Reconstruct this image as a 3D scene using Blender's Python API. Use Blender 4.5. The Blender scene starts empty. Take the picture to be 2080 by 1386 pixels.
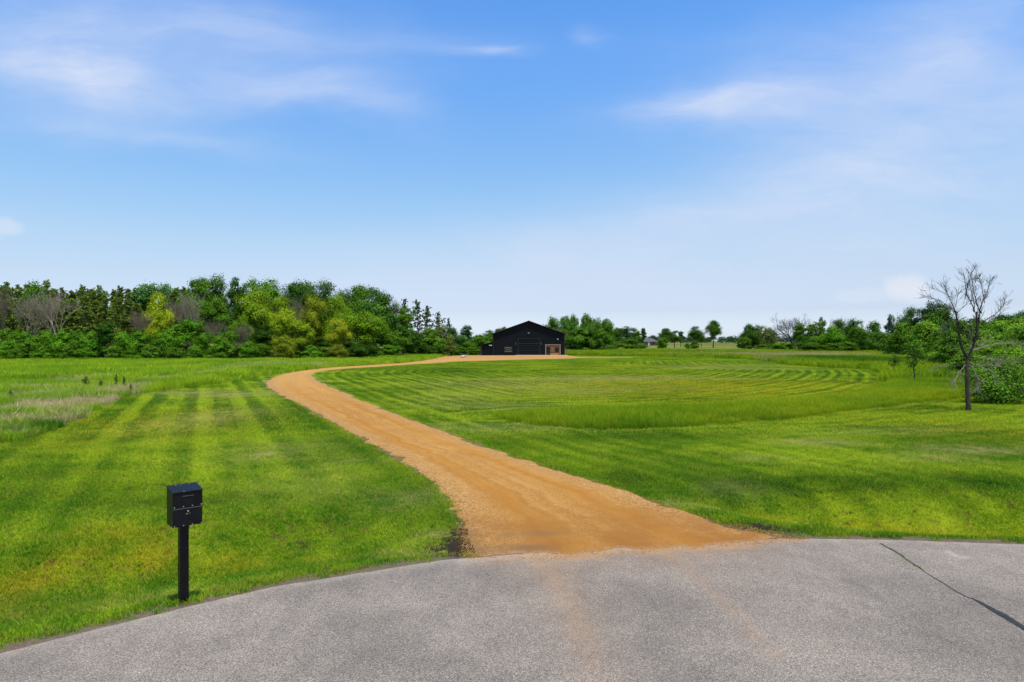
import bpy, math, random
import numpy as np
from mathutils import Vector, Matrix

random.seed(11)
rng = np.random.default_rng(11)
S = bpy.context.scene
COL = S.collection
R = math.radians

# ------------------------------------------------------------------ camera, sky, sun, exposure
F, CU, HZ, CH = 1386.7, 1040.0, 692.0, 3.3      # focal length in photo pixels, centre column, horizon row, eye height
cam_d = bpy.data.cameras.new('camera')
cam = bpy.data.objects.new('camera', cam_d)
COL.objects.link(cam)
cam.location = (0, 0, CH)
cam.rotation_euler = (R(90) - math.atan((693 - HZ) / F), 0, 0)
cam_d.lens, cam_d.sensor_width = 24.0, 36.0
cam_d.clip_start, cam_d.clip_end = 0.1, 20000
S.camera = cam

SUN_EL, SUN_AZ = R(72), R(152)                    # azimuth clockwise from +Y: behind the camera, a little to its right
to_sun = Vector((math.sin(SUN_AZ) * math.cos(SUN_EL), math.cos(SUN_AZ) * math.cos(SUN_EL), math.sin(SUN_EL)))
sun_d = bpy.data.lights.new('sun', 'SUN')
sun_d.energy, sun_d.angle, sun_d.color = 4.2, R(0.55), (1.0, 0.955, 0.88)
sun = bpy.data.objects.new('sun', sun_d)
COL.objects.link(sun)
sun.location = (20, -40, 80)
sun.rotation_euler = (-to_sun).to_track_quat('-Z', 'Y').to_euler()

S.view_settings.view_transform = 'Standard'
S.view_settings.look = 'None'
S.view_settings.exposure = 0.0
S.view_settings.gamma = 1.0
S.cycles.max_bounces = 6
S.cycles.diffuse_bounces = 3
S.cycles.transmission_bounces = 4
S.cycles.transparent_max_bounces = 6


class NT:
    """Small helper for wiring shader nodes."""
    def __init__(self, tree):
        self.t = tree
        tree.nodes.clear()

    def n(self, kind, ins=None, **props):
        nd = self.t.nodes.new(kind)
        for k, v in props.items():
            setattr(nd, k, v)
        for k, v in (ins or {}).items():
            self.set(nd, k, v)
        return nd

    def set(self, nd, k, v):
        if isinstance(v, bpy.types.NodeSocket):
            self.t.links.new(v, nd.inputs[k])
        else:
            s = nd.inputs[k]
            if hasattr(s.default_value, '__len__') and not isinstance(v, str):
                v = tuple(v)
                if len(s.default_value) == 4 and len(v) == 3:
                    v = v + (1.0,)
            s.default_value = v

    def m(self, op, a, b=0.0, c=None, clamp=False):
        ins = {0: a, 1: b}
        if c is not None:
            ins[2] = c
        return self.n('ShaderNodeMath', ins, operation=op, use_clamp=clamp).outputs[0]

    def vm(self, op, a, b=(0, 0, 0)):
        return self.n('ShaderNodeVectorMath', {0: a, 1: b}, operation=op).outputs[0]

    def mix(self, f, a, b, blend='MIX'):
        nd = self.n('ShaderNodeMix', data_type='RGBA', blend_type=blend)
        for i, v in ((0, f), (6, a), (7, b)):
            self.set(nd, i, v)
        return nd.outputs[2]

    def noise(self, vec, scale, detail=3.0, rough=0.55, out=0, dist=0.0):
        nd = self.n('ShaderNodeTexNoise', {'Scale': scale, 'Detail': detail, 'Roughness': rough, 'Distortion': dist})
        if vec is not None:
            self.set(nd, 'Vector', vec)
        return nd.outputs[out]

    def ss(self, v, lo, hi, a=0.0, b=1.0):
        nd = self.n('ShaderNodeMapRange', {'Value': v, 'From Min': lo, 'From Max': hi, 'To Min': a, 'To Max': b}, interpolation_type='SMOOTHSTEP')
        return nd.outputs[0]

    def scl(self, vec, x, y, z):
        return self.vm('MULTIPLY', vec, (x, y, z))

    def attr(self, name, kind='GEOMETRY'):
        return self.n('ShaderNodeAttribute', attribute_name=name, attribute_type=kind).outputs['Fac']

    def bump(self, h, strength, dist):
        return self.n('ShaderNodeBump', {'Height': h, 'Strength': strength, 'Distance': dist}).outputs[0]


# --- the world: physical sky, tinted to the saturated blue of the day, with thin cirrus at fixed directions
W = bpy.data.worlds.new('World')
S.world = W
W.use_nodes = True
wt = NT(W.node_tree)
sky = wt.n('ShaderNodeTexSky', sky_type='NISHITA', sun_disc=False, sun_elevation=SUN_EL, sun_rotation=SUN_AZ,
           altitude=250.0, air_density=1.0, dust_density=0.6, ozone_density=2.0)
SKY_STRENGTH = 0.12
tc = wt.n('ShaderNodeTexCoord').outputs['Generated']
sep = wt.n('ShaderNodeSeparateXYZ', {0: tc})
dx, dy, dz = sep.outputs[0], sep.outputs[1], sep.outputs[2]
el = wt.m('ARCSINE', dz)
ramp = wt.n('ShaderNodeValToRGB', {0: wt.m('MULTIPLY', el, 1.0 / R(40), clamp=True)})
SKY_TINT = [(e_ / 40.0, t_) for e_, t_ in (
    (0.1, (0.579, 0.671, 0.964)), (2.5, (0.496, 0.508, 0.669)), (5.0, (0.575, 0.547, 0.604)), (7.9, (0.631, 0.628, 0.636)), (11.9, (0.594, 0.69, 0.732)),
    (15.8, (0.534, 0.713, 0.826)), (19.5, (0.489, 0.732, 0.924)), (23.1, (0.455, 0.748, 0.99)), (26.5, (0.42, 0.73, 1.01)), (30.0, (0.41, 0.70, 0.96)), (39.5, (0.40, 0.46, 0.46)))]
cr = ramp.color_ramp
cr.interpolation = 'LINEAR'
while len(cr.elements) < len(SKY_TINT):
    cr.elements.new(0.5)
for e_, (p_, c_) in zip(cr.elements, SKY_TINT):
    e_.position, e_.color = p_, (*c_, 1)
sky_c = wt.mix(1.0, sky.outputs[0], wt.mix(1.0, ramp.outputs[0], (2, 2, 2), 'MULTIPLY'), 'MULTIPLY')
ady = wt.m('MAXIMUM', wt.m('ABSOLUTE', dy), 0.08)
cx = wt.m('DIVIDE', dx, ady)
cy = wt.m('DIVIDE', dz, ady)
cvec = wt.n('ShaderNodeCombineXYZ', {0: cx, 1: cy, 2: 0.0}).outputs[0]
warp = wt.noise(wt.scl(cvec, 1.6, 4.0, 1), 1.6, 4.0, 0.55, out=1)
wv = wt.vm('MULTIPLY', wt.vm('SUBTRACT', warp, (0.5, 0.5, 0.5)), (0.30, 0.13, 0))
cw = wt.vm('ADD', cvec, wv)
sw = wt.n('ShaderNodeSeparateXYZ', {0: cw})
cloud = None
for (u, v, ru, rv, tilt, amt) in [   # cirrus streaks: direction, half sizes, slope, opacity
        (190, 150, 150, 42, -0.10, 0.62), (130, 110, 260, 85, -0.05, 0.42), (620, 172, 130, 30, -0.05, 0.50), (700, 215, 120, 25, -0.25, 0.20),
        (978, 99, 62, 13, -0.02, 0.36), (1480, 200, 160, 33, 0.10, 0.52), (1620, 170, 200, 60, 0.15, 0.28), (1920, 110, 130, 55, 0.25, 0.38),
        (1900, 260, 330, 90, 0.25, 0.40), (1700, 350, 330, 55, 0.25, 0.28), (2000, 350, 220, 60, 0.2, 0.30), (420, 40, 300, 60, -0.1, 0.28),
        (1235, 68, 30, 14, 0, 0.16), (1450, 480, 520, 60, 0.12, 0.30), (230, 262, 220, 26, -0.12, 0.22), (1380, 560, 700, 60, 0.05, 0.25),
        (820, 70, 200, 25, 0.0, 0.10), (1850, 30, 300, 40, 0.1, 0.18)]:
    x0, y0 = (u - CU) / F, (HZ - v) / F
    ddx = wt.m('SUBTRACT', sw.outputs[0], x0)
    ddy = wt.m('SUBTRACT', wt.m('SUBTRACT', sw.outputs[1], y0), wt.m('MULTIPLY', ddx, tilt))
    r2 = wt.m('ADD', wt.m('POWER', wt.m('DIVIDE', ddx, ru / F), 2.0), wt.m('POWER', wt.m('DIVIDE', ddy, rv / F), 2.0))
    g = wt.m('MULTIPLY', wt.m('EXPONENT', wt.m('MULTIPLY', r2, -0.62)), min(0.85, amt * 1.3))
    cloud = g if cloud is None else wt.m('SUBTRACT', wt.m('ADD', cloud, g), wt.m('MULTIPLY', cloud, g))
streak = wt.noise(wt.scl(cw, 1.0, 3.5, 1), 3.5, 6.0, 0.58)
fibre = wt.noise(wt.scl(cw, 2.2, 14.0, 1), 7.0, 6.0, 0.62)
cloud = wt.m('MULTIPLY', cloud, wt.m('MULTIPLY', wt.ss(streak, 0.25, 0.72, 0.55, 1.15), wt.ss(fibre, 0.28, 0.72, 0.93, 1.05)), clamp=True)
# two small low cumulus puffs
puffn = wt.noise(cvec, 26.0, 4.0, 0.6, out=1)
pv = wt.vm('ADD', cvec, wt.vm('MULTIPLY', wt.vm('SUBTRACT', puffn, (0.5, 0.5, 0.5)), (0.035, 0.02, 0)))
sp = wt.n('ShaderNodeSeparateXYZ', {0: pv})
puff = None
for (u, v, ru, rv, amt) in [(1845, 588, 44, 26, 0.50), (1760, 600, 60, 14, 0.18), (8, 462, 34, 17, 0.30), (-60, 475, 60, 20, 0.3)]:
    ddx = wt.m('DIVIDE', wt.m('SUBTRACT', sp.outputs[0], (u - CU) / F), ru / F)
    ddy = wt.m('DIVIDE', wt.m('SUBTRACT', sp.outputs[1], (HZ - v) / F), rv / F)
    r2 = wt.m('ADD', wt.m('MULTIPLY', ddx, ddx), wt.m('MULTIPLY', ddy, ddy))
    g = wt.ss(r2, 2.2, 0.0, 0.0, amt)
    puff = g if puff is None else wt.m('MAXIMUM', puff, g)
CLOUD_C = tuple(c / SKY_STRENGTH for c in (0.70, 0.77, 0.94))
PUFF_C = tuple(c / SKY_STRENGTH for c in (0.90, 0.88, 0.93))
out_c = wt.mix(puff, wt.mix(cloud, sky_c, CLOUD_C), PUFF_C)
bg = wt.n('ShaderNodeBackground', {'Color': out_c, 'Strength': SKY_STRENGTH})
wo = wt.n('ShaderNodeOutputWorld')
W.node_tree.links.new(bg.outputs[0], wo.inputs[0])


# ------------------------------------------------------------------ helpers
def tag(o, label=None, cat=None, group=None, kind=None):
    if label: o['label'] = label
    if cat: o['category'] = cat
    if group: o['group'] = group
    if kind: o['kind'] = kind
    return o


def np_mesh(name, V, Fs, mat=None, attrs=None, smooth=False):
    """Fs: list of (n, k) index arrays of k-gons."""
    me = bpy.data.meshes.new(name)
    V = np.asarray(V, np.float32)
    me.vertices.add(len(V))
    me.vertices.foreach_set('co', V.ravel())
    Fs = [np.asarray(f, np.int32) for f in Fs if len(f)]
    loops = np.concatenate([f.ravel() for f in Fs]) if Fs else np.zeros(0, np.int32)
    tot = np.concatenate([np.full(len(f), f.shape[1], np.int32) for f in Fs]) if Fs else np.zeros(0, np.int32)
    if len(loops):
        me.loops.add(len(loops))
        me.loops.foreach_set('vertex_index', loops)
        me.polygons.add(len(tot))
        me.polygons.foreach_set('loop_start', np.concatenate([[0], np.cumsum(tot)[:-1]]).astype(np.int32))
        me.polygons.foreach_set('loop_total', tot)
        me.polygons.foreach_set('use_smooth', np.full(len(tot), smooth))
    for k, a in (attrs or {}).items():
        a = np.asarray(a)
        kind = 'INT' if a.dtype.kind == 'i' else ('FLOAT' if a.ndim == 1 else 'FLOAT_VECTOR')
        at = me.attributes.new(k, kind, 'POINT')
        at.data.foreach_set('vector' if kind == 'FLOAT_VECTOR' else 'value', a.astype(np.int32 if kind == 'INT' else np.float32).ravel())
    me.update(calc_edges=True)
    if mat: me.materials.append(mat)
    return me


def link(name, me, parent=None, loc=(0, 0, 0)):
    o = bpy.data.objects.new(name, me)
    COL.objects.link(o)
    o.location = loc
    if parent: o.parent = parent
    return o


def empty(name, loc, rz=0.0):
    o = bpy.data.objects.new(name, None)
    COL.objects.link(o)
    o.location = loc
    o.rotation_euler = (0, 0, rz)
    o.empty_display_size = 0.3
    return o


class MB:
    """Collects boxes, prisms and tubes and links them as one mesh object."""
    def __init__(self):
        self.v, self.f = [], []

    def poly(self, vs, fs):
        b = len(self.v)
        self.v += [tuple(p) for p in vs]
        self.f += [tuple(b + i for i in f) for f in fs]

    def box(self, x0, x1, y0, y1, z0, z1):
        self.poly([(x0, y0, z0), (x1, y0, z0), (x1, y1, z0), (x0, y1, z0), (x0, y0, z1), (x1, y0, z1), (x1, y1, z1), (x0, y1, z1)],
                  [(0, 3, 2, 1), (4, 5, 6, 7), (0, 1, 5, 4), (1, 2, 6, 5), (2, 3, 7, 6), (3, 0, 4, 7)])

    def prism_y(self, prof, y0, y1):
        """profile of (x, z) points, counter-clockwise seen from -y, extruded along y"""
        n = len(prof)
        vs = [(x, y0, z) for x, z in prof] + [(x, y1, z) for x, z in prof]
        self.poly(vs, [tuple(range(n)), tuple(range(2 * n - 1, n - 1, -1))] + [((i + 1) % n, i, n + i, n + (i + 1) % n) for i in range(n)])

    def disc(self, c, r, depth, axis='y', n=14):
        vs, k = [], []
        for s in (0, 1):
            for i in range(n):
                a = 2 * math.pi * i / n
                p = (r * math.cos(a), r * math.sin(a))
                vs.append((c[0] + p[0], c[1] - s * depth, c[2] + p[1]) if axis == 'y' else (c[0] + p[0], c[1] + p[1], c[2] + s * depth))
        fs = [tuple(range(n)), tuple(range(2 * n - 1, n - 1, -1))] + [(i, n + i, n + (i + 1) % n, (i + 1) % n) for i in range(n)]
        self.poly(vs, fs)

    def build(self, name, mat, parent=None, bevel=0.0, loc=(0, 0, 0)):
        me = bpy.data.meshes.new(name)
        me.from_pydata(self.v, [], self.f)
        me.update()
        me.materials.append(mat)
        o = link(name, me, parent, loc)
        if bevel:
            b = o.modifiers.new('bevel', 'BEVEL')
            b.width, b.segments, b.limit_method = bevel, 2, 'ANGLE'
        return o


def tubes(paths, sides=5):
    """paths: list of (points (n,3), radii (n)); returns V, [quads]"""
    V, Q = [], []
    base = 0
    ang = np.linspace(0, 2 * np.pi, sides, endpoint=False)
    for P, r in paths:
        P = np.asarray(P, float)
        r = np.asarray(r, float)
        n = len(P)
        T = np.gradient(P, axis=0)
        T /= np.linalg.norm(T, axis=1, keepdims=True) + 1e-9
        ref = np.array([0.31, 0.95, 0.05]) if abs(T[:, 2]).mean() > 0.6 else np.array([0.05, 0.1, 1.0])
        A = np.cross(T, ref)
        A /= np.linalg.norm(A, axis=1, keepdims=True) + 1e-9
        B = np.cross(T, A)
        ring = P[:, None, :] + r[:, None, None] * (np.cos(ang)[None, :, None] * A[:, None, :] + np.sin(ang)[None, :, None] * B[:, None, :])
        V.append(ring.reshape(-1, 3))
        i = np.arange(n - 1)[:, None] * sides
        j = np.arange(sides)[None, :]
        jn = (j + 1) % sides
        q = np.stack([i + j, i + jn, i + sides + jn, i + sides + j], -1).reshape(-1, 4) + base
        Q.append(q)
        base += n * sides
    return np.concatenate(V), [np.concatenate(Q)]


def vnoise(x, y, scale, seed=0):
    """smooth value noise in 0..1"""
    x = np.asarray(x, float) * scale + 137.3 * (seed + 1)
    y = np.asarray(y, float) * scale + 71.9 * (seed + 1)
    xi, yi = np.floor(x), np.floor(y)
    fx, fy = x - xi, y - yi
    fx, fy = fx * fx * (3 - 2 * fx), fy * fy * (3 - 2 * fy)
    def h(a, b):
        s = np.sin(a * 127.1 + b * 311.7 + seed * 74.7) * 43758.5453
        return s - np.floor(s)
    return (h(xi, yi) * (1 - fx) + h(xi + 1, yi) * fx) * (1 - fy) + (h(xi, yi + 1) * (1 - fx) + h(xi + 1, yi + 1) * fx) * fy


def fbm(x, y, scale, seed=0, oct=4):
    t, a, s = 0, 0.5, 0
    for k in range(oct):
        t = t + a * vnoise(x, y, scale * 2 ** k, seed + 3 * k)
        s += a
        a *= 0.5
    return t / s


def G(u, v):
    """where the ground point seen at photo pixel (u, v) lies in the field"""
    y = CH * F / (v - HZ)
    return ((u - CU) / F * y, y)


def Gs(pts):
    return np.array([G(u, v) for u, v in pts])


def inside(px, py, poly):
    px, py = np.asarray(px), np.asarray(py)
    c = np.zeros(px.shape, bool)
    n = len(poly)
    for i in range(n):
        x0, y0 = poly[i]
        x1, y1 = poly[(i + 1) % n]
        if y0 == y1: continue
        c ^= ((y0 > py) != (y1 > py)) & (px < (x1 - x0) * (py - y0) / (y1 - y0) + x0)
    return c


def dist_line(px, py, line, closed=False):
    px, py = np.asarray(px, float), np.asarray(py, float)
    d = np.full(px.shape, 1e9)
    m = len(line) if closed else len(line) - 1
    for i in range(m):
        a, b = line[i], line[(i + 1) % len(line)]
        ex, ey = b[0] - a[0], b[1] - a[1]
        t = np.clip(((px - a[0]) * ex + (py - a[1]) * ey) / (ex * ex + ey * ey + 1e-12), 0, 1)
        d = np.minimum(d, np.hypot(px - a[0] - t * ex, py - a[1] - t * ey))
    return d


def sstep(x, a, b):
    t = np.clip((np.asarray(x, float) - a) / (b - a), 0, 1)
    return t * t * (3 - 2 * t)


def chaikin(P, it=2, closed=False):
    P = np.asarray(P, float)
    for _ in range(it):
        a, b = P[:-1], P[1:]
        Q = np.empty((2 * len(a), P.shape[1]))
        Q[0::2], Q[1::2] = 0.75 * a + 0.25 * b, 0.25 * a + 0.75 * b
        P = np.concatenate([P[:1], Q, P[-1:]])
    return P


# ------------------------------------------------------------------ layout of the place (all in metres on the ground)
ROAD = np.concatenate([[(-30, -12), (-12, -4), (-8.6, 2.0), (-6.9, 5.2)], Gs([(0, 1325), (345, 1240), (560, 1190), (900, 1137), (1100, 1120), (1350, 1105), (1590, 1093), (1800, 1096), (2080, 1105)]),
                       [(11.5, 10.0), (15, 7.0), (19, 1.0), (30, -12)]])
def road_y(x): return np.interp(x, ROAD[:, 0], ROAD[:, 1])

DL = Gs([(990, 1146), (962, 1085), (945, 1040), (920, 1005), (870, 970), (800, 928), (740, 895), (690, 866), (640, 839), (590, 813), (552, 793), (538, 782),
         (545, 772), (565, 763), (600, 755.5), (660, 747.5), (760, 741), (830, 736.5), (876, 731.8), (893, 728)])
DR = Gs([(1610, 1100), (1470, 1068), (1360, 1035), (1260, 998), (1150, 964), (1040, 930), (960, 900), (885, 872), (805, 842), (735, 816), (680, 791), (648, 775),
         (633, 765), (636, 759), (660, 753), (720, 748), (790, 743.8), (860, 739), (960, 733.2), (1060, 731)])
DRIVE = np.concatenate([DL, DR[::-1]])
APRON = Gs([(860, 733.2), (884, 729.2), (897, 725.6), (915, 723.6), (975, 722.6), (1150, 722.4), (1166, 724.4), (1180, 725.6), (1280, 725.9), (1290, 726.3), (1280, 726.8), (1180, 727.3), (1150, 729.2), (1040, 731.6), (940, 735)])
MEADOW_EDGE = np.concatenate([[(-60, 12.5), (-28, 15.5)], Gs([(-250, 950), (0, 905), (100, 880), (160, 858), (200, 832), (260, 806), (400, 786), (520, 766), (600, 754), (700, 746), (800, 740), (872, 731.5), (889, 727), (905, 723.5)])])
MEADOW_EDGE[2:] = chaikin(MEADOW_EDGE[2:], 0)
MEADOW = np.concatenate([MEADOW_EDGE, [(-8, 190), (-260, 190), (-260, 12)]])
TALL_FRONT = Gs([(1000, 846), (1040, 858), (1200, 873), (1400, 867), (1600, 851), (1750, 833), (1850, 820), (1960, 809), (2150, 797), (2400, 788)])
TALL_BACK = Gs([(1150, 722.2), (1300, 724), (1420, 725.5), (1500, 728.5), (1560, 734), (1610, 742), (1700, 747.5), (1780, 752), (1806, 762), (1812, 779), (1760, 797), (1640, 814), (1500, 824), (1300, 833), (1100, 837)])
TALL = np.concatenate([TALL_FRONT, [(75, 42), (260, 120), (260, 240), (14, 240)], TALL_BACK])
FIELD_EDGE = np.concatenate([DR[3:], TALL_BACK[1:], TALL_FRONT[:1]])
BARN = (-7.2, 12.0, 149.4, 170.0)


def mouth_y(x):
    """where the spilled gravel ends on the asphalt"""
    x = np.asarray(x, float)
    return road_y(x) - 0.30 + (fbm(x, x * 0, 1.4, 61, 5) - 0.5) * 0.55 + 0.38 * (1 - sstep(x, DL[0, 0] - 0.1, DL[0, 0] + 1.1)) + 0.32 * sstep(x, DR[0, 0] - 2.0, DR[0, 0])


def ground_h(x, y):
    x, y = np.asarray(x, float), np.asarray(y, float)
    d = np.where(y > road_y(x), dist_line(x, y, ROAD), 0.0)
    dd = np.where(inside(x, y, DRIVE), 0.0, dist_line(x, y, DRIVE, True))
    ditch = np.exp(-((d - 2.3) / 1.35) ** 2) * sstep(d, 0.0, 0.8)
    ditch = ditch * sstep(dd, 0.2, 3.2) * np.where(x > 0, 0.60, 0.40)
    roll = (fbm(x, y, 0.09, 5, 3) - 0.5) * 0.22 * sstep(d, 1.0, 8.0) * sstep(dd, 0.0, 4.0) * (1 - sstep(y, 60, 110))
    small = (fbm(x, y, 0.7, 9, 2) - 0.5) * 0.05 * sstep(d, 0.2, 2.0) * sstep(dd, 0.1, 1.5) * (1 - sstep(y, 40, 80))
    return -ditch + roll + small


BLOBS = {   # worn, yellowed, lush and bare patches of the turf: photo column, row, half width, half height, amount
    'dry': [(430, 850, 90, 24, .55), (480, 802, 90, 10, .6), (370, 800, 90, 4, .9), (560, 915, 120, 22, .35), (620, 980, 120, 30, .25), (868, 1084, 34, 7, 1.0), (820, 1010, 90, 20, .35), (860, 1120, 90, 12, .4),
            (1250, 769, 260, 5, .75), (1000, 781, 190, 8, .5), (1480, 746, 150, 6, .55), (930, 805, 100, 15, .35), (1150, 797, 120, 8, .35), (1300, 790, 150, 5, .3), (1000, 826, 160, 8, .35), (1080, 868, 150, 6, .4), (940, 870, 120, 12, .3),
            (1660, 900, 90, 7, .85), (1980, 915, 120, 8, 1.0), (1900, 932, 100, 8, .5), (1760, 880, 150, 5, .35), (1540, 930, 60, 8, .5), (1480, 985, 70, 12, .35), (1400, 1025, 80, 10, .4), (535, 918, 25, 4, .6), (700, 940, 60, 8, .4), (240, 1185, 260, 30, .18), (1850, 870, 160, 4, .4)],
    'yel': [(50, 1150, 70, 35, .7), (450, 1100, 60, 18, 1.0), (240, 1085, 110, 26, .6), (140, 1190, 110, 30, .5), (1750, 1032, 200, 16, .8), (2030, 1040, 90, 10, 1.3), (1540, 1020, 80, 12, .6), (330, 860, 200, 40, .5), (300, 1110, 60, 14, .7),
            (1400, 785, 420, 30, .75), (1250, 745, 250, 8, .4), (1950, 870, 180, 25, .35), (650, 1100, 100, 16, .25), (520, 1180, 160, 20, .2)],
    'lush': [(230, 1005, 230, 40, .8), (820, 990, 110, 40, .6), (900, 1060, 70, 25, .6), (700, 900, 120, 30, .5), (1250, 960, 190, 30, .8), (1700, 978, 330, 17, 1.2), (2060, 985, 90, 22, 1.2), (900, 752, 70, 9, 1.1), (1250, 886, 250, 9, .7),
             (620, 1130, 180, 25, .6), (1550, 1075, 400, 14, .5), (560, 850, 90, 25, .5), (1000, 900, 120, 18, .5), (120, 960, 140, 20, .3), (420, 1020, 120, 30, .5), (1450, 1000, 120, 16, .5)],
    'soil': [(930, 1094, 34, 24, 1.6), (900, 1112, 52, 15, 1.3), (1562, 1072, 62, 9, 1.6), (1505, 1063, 46, 5, 1.1), (612, 1070, 26, 5, 1.4), (955, 1120, 40, 12, 1.0), (376, 1226, 12, 6, .8)],
}
def blob(x, y, key):
    t = np.zeros(np.shape(x))
    for (u, v, ru, rv, a) in BLOBS[key]:
        gx, gy = G(u, v)
        rx, ry = ru * gy / F, rv * gy * gy / (CH * F)
        t = t + a * np.exp(-1.1 * (((x - gx) / rx) ** 2 + ((y - gy) / ry) ** 2))
    return t


def mow(x, y):
    """distance from the edge the mower followed: its stripes run along it"""
    a = dist_line(x, y, MEADOW_EDGE[3:])
    b = dist_line(x, y, FIELD_EDGE)
    dl = dist_line(x, y, DL)
    dr = dist_line(x, y, DR)
    s = x * 0.911 + y * 0.412
    s = s + (a - s) * 0.0
    return np.where(dl < dr, s, b)


def turf(x, y):
    e = 0.25
    s0 = mow(x, y)
    dm, dl, dr = dist_line(x, y, MEADOW_EDGE[3:]), dist_line(x, y, DL), dist_line(x, y, DR)
    leftl = dl < dr
    field = (~leftl) & (y > 27) & inside(x, y, np.concatenate([FIELD_EDGE, [(0.5, 26)]]))
    amp = np.where(leftl, 0.12 + 0.30 * sstep(y, 13, 23) * sstep(x, -3.0, -8.0), np.where(field, 0.30, 0.12))
    ampf = np.where(leftl, 0.18, np.where(field, 0.42, 0.16))
    return {'amp': amp, 'ampf': ampf, 'sd': s0, 'gx': (mow(x + e, y) - s0) / e, 'gy': (mow(x, y + e) - s0) / e,
            'dry': blob(x, y, 'dry'), 'yel': blob(x, y, 'yel'), 'lush': blob(x, y, 'lush'), 'soil': blob(x, y, 'soil')}


# ------------------------------------------------------------------ materials
def new_mat(name):
    m = bpy.data.materials.new(name)
    m.use_nodes = True
    return m, NT(m.node_tree)


def finish(m, nt, shader):
    o = nt.n('ShaderNodeOutputMaterial')
    nt.t.links.new(shader, o.inputs[0])
    return m


def pbr(nt, color, rough=0.8, normal=None, spec=0.3, metal=0.0):
    ins = {'Base Color': color, 'Roughness': rough, 'Specular IOR Level': spec, 'Metallic': metal}
    if normal is not None: ins['Normal'] = normal
    return nt.n('ShaderNodeBsdfPrincipled', ins).outputs[0]


def plain(name, col, rough=0.6, spec=0.4, metal=0.0, var=0.12, scale=8.0):
    m, nt = new_mat(name)
    p = nt.n('ShaderNodeTexCoord').outputs['Object']
    f = nt.ss(nt.noise(p, scale, 5.0), 0.3, 0.7)
    c = nt.mix(f, tuple(c * (1 - var) for c in col), tuple(min(1, c * (1 + var)) for c in col))
    return finish(m, nt, pbr(nt, c, nt.ss(nt.noise(p, scale * 2, 3.0), 0.3, 0.7, rough * 0.85, min(1, rough * 1.15)), None, spec, metal))


GRASS = {'a': (0.090, 0.235, 0.008), 'b': (0.435, 0.575, 0.022), 'lush': (0.038, 0.140, 0.006), 'dry': (0.56, 0.47, 0.21), 'yel': (0.50, 0.42, 0.018), 'brown': (0.17, 0.130, 0.040)}

def turf_colour(nt, kind):
    """kind: GEOMETRY on the ground sheet, INSTANCER on grass patches"""
    pos = nt.n('ShaderNodeNewGeometry').outputs['Position']
    flat = nt.scl(pos, 1, 1, 0)
    n1 = nt.noise(flat, 0.16, 4.0, 0.55)
    n2 = nt.noise(flat, 0.9, 4.0, 0.6)
    n3 = nt.noise(flat, 5.0, 3.0, 0.6)
    sd = nt.attr('sd', kind)
    if kind == 'INSTANCER':
        loc = nt.n('ShaderNodeObjectInfo').outputs['Location']
        d = nt.n('ShaderNodeSeparateXYZ', {0: nt.vm('SUBTRACT', pos, loc)})
        sd = nt.m('ADD', sd, nt.m('ADD', nt.m('MULTIPLY', d.outputs[0], nt.attr('gx', kind)), nt.m('MULTIPLY', d.outputs[1], nt.attr('gy', kind))))
    sdn = nt.m('ADD', sd, nt.m('MULTIPLY', nt.noise(flat, 0.25, 2.0), 0.55))
    stripe = nt.ss(nt.m('SINE', nt.m('MULTIPLY', sdn, 2 * math.pi / 1.55)), -0.5, 0.5, -1.0, 1.0)
    stripe2 = nt.m('SINE', nt.m('MULTIPLY', sdn, 2 * math.pi / 0.95))
    amp = nt.ss(nt.noise(flat, 0.07, 2.0), 0.35, 0.65, 0.45, 1.0)
    g = nt.m('ADD', nt.ss(n1, 0.34, 0.70, 0.15, 0.85), nt.m('MULTIPLY', nt.m('SUBTRACT', n2, 0.5), 1.6))
    g = nt.m('ADD', g, nt.m('MULTIPLY', nt.m('SUBTRACT', n3, 0.5), 1.5))
    g = nt.m('ADD', g, nt.m('MULTIPLY', nt.m('SUBTRACT', nt.noise(flat, 17.0, 2.0, 0.6), 0.5), 1.1))
    g = nt.m('ADD', g, nt.m('MULTIPLY', amp, nt.m('ADD', nt.m('MULTIPLY', nt.m('MULTIPLY', stripe, nt.ss(nt.noise(flat, 0.22, 3.0), 0.36, 0.62, 0.35, 1.1)), nt.attr('amp', kind)), nt.m('MULTIPLY', stripe2, nt.attr('ampf', kind)))), clamp=True)
    c = nt.mix(g, GRASS['a'], GRASS['b'])
    br = nt.m('MULTIPLY', nt.ss(n3, 0.48, 0.66), nt.ss(n2, 0.42, 0.60, 0.15, 0.85))
    c = nt.mix(br, c, GRASS['brown'])
    def patch(key, k, nz, lo, hi):
        f = nt.m('MULTIPLY', nt.attr(key, kind), nt.ss(nz, lo, hi, 0.35, 1.25))
        return nt.m('MULTIPLY', f, k, clamp=True)
    c = nt.mix(patch('lush', 0.8, n2, 0.3, 0.7), c, GRASS['lush'])
    c = nt.mix(patch('yel', 0.8, n2, 0.35, 0.65), c, GRASS['yel'])
    c = nt.mix(patch('dry', 0.75, nt.m('ADD', nt.m('MULTIPLY', n3, 0.5), nt.m('MULTIPLY', n2, 0.5)), 0.38, 0.62), c, GRASS['dry'])
    return c, pos, flat, n2, n3


def leafy(nt, col, rough=0.6, trans=0.32, tint=(1.25, 1.15, 0.5), spec=0.12):
    p = pbr(nt, col, rough, None, spec)
    t = nt.n('ShaderNodeBsdfTranslucent', {'Color': nt.mix(1.0, col, tint, 'MULTIPLY')}).outputs[0]
    return nt.n('ShaderNodeMixShader', {0: trans, 1: p, 2: t}).outputs[0]


def island(nt):
    return nt.n('ShaderNodeNewGeometry').outputs['Random Per Island']


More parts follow.
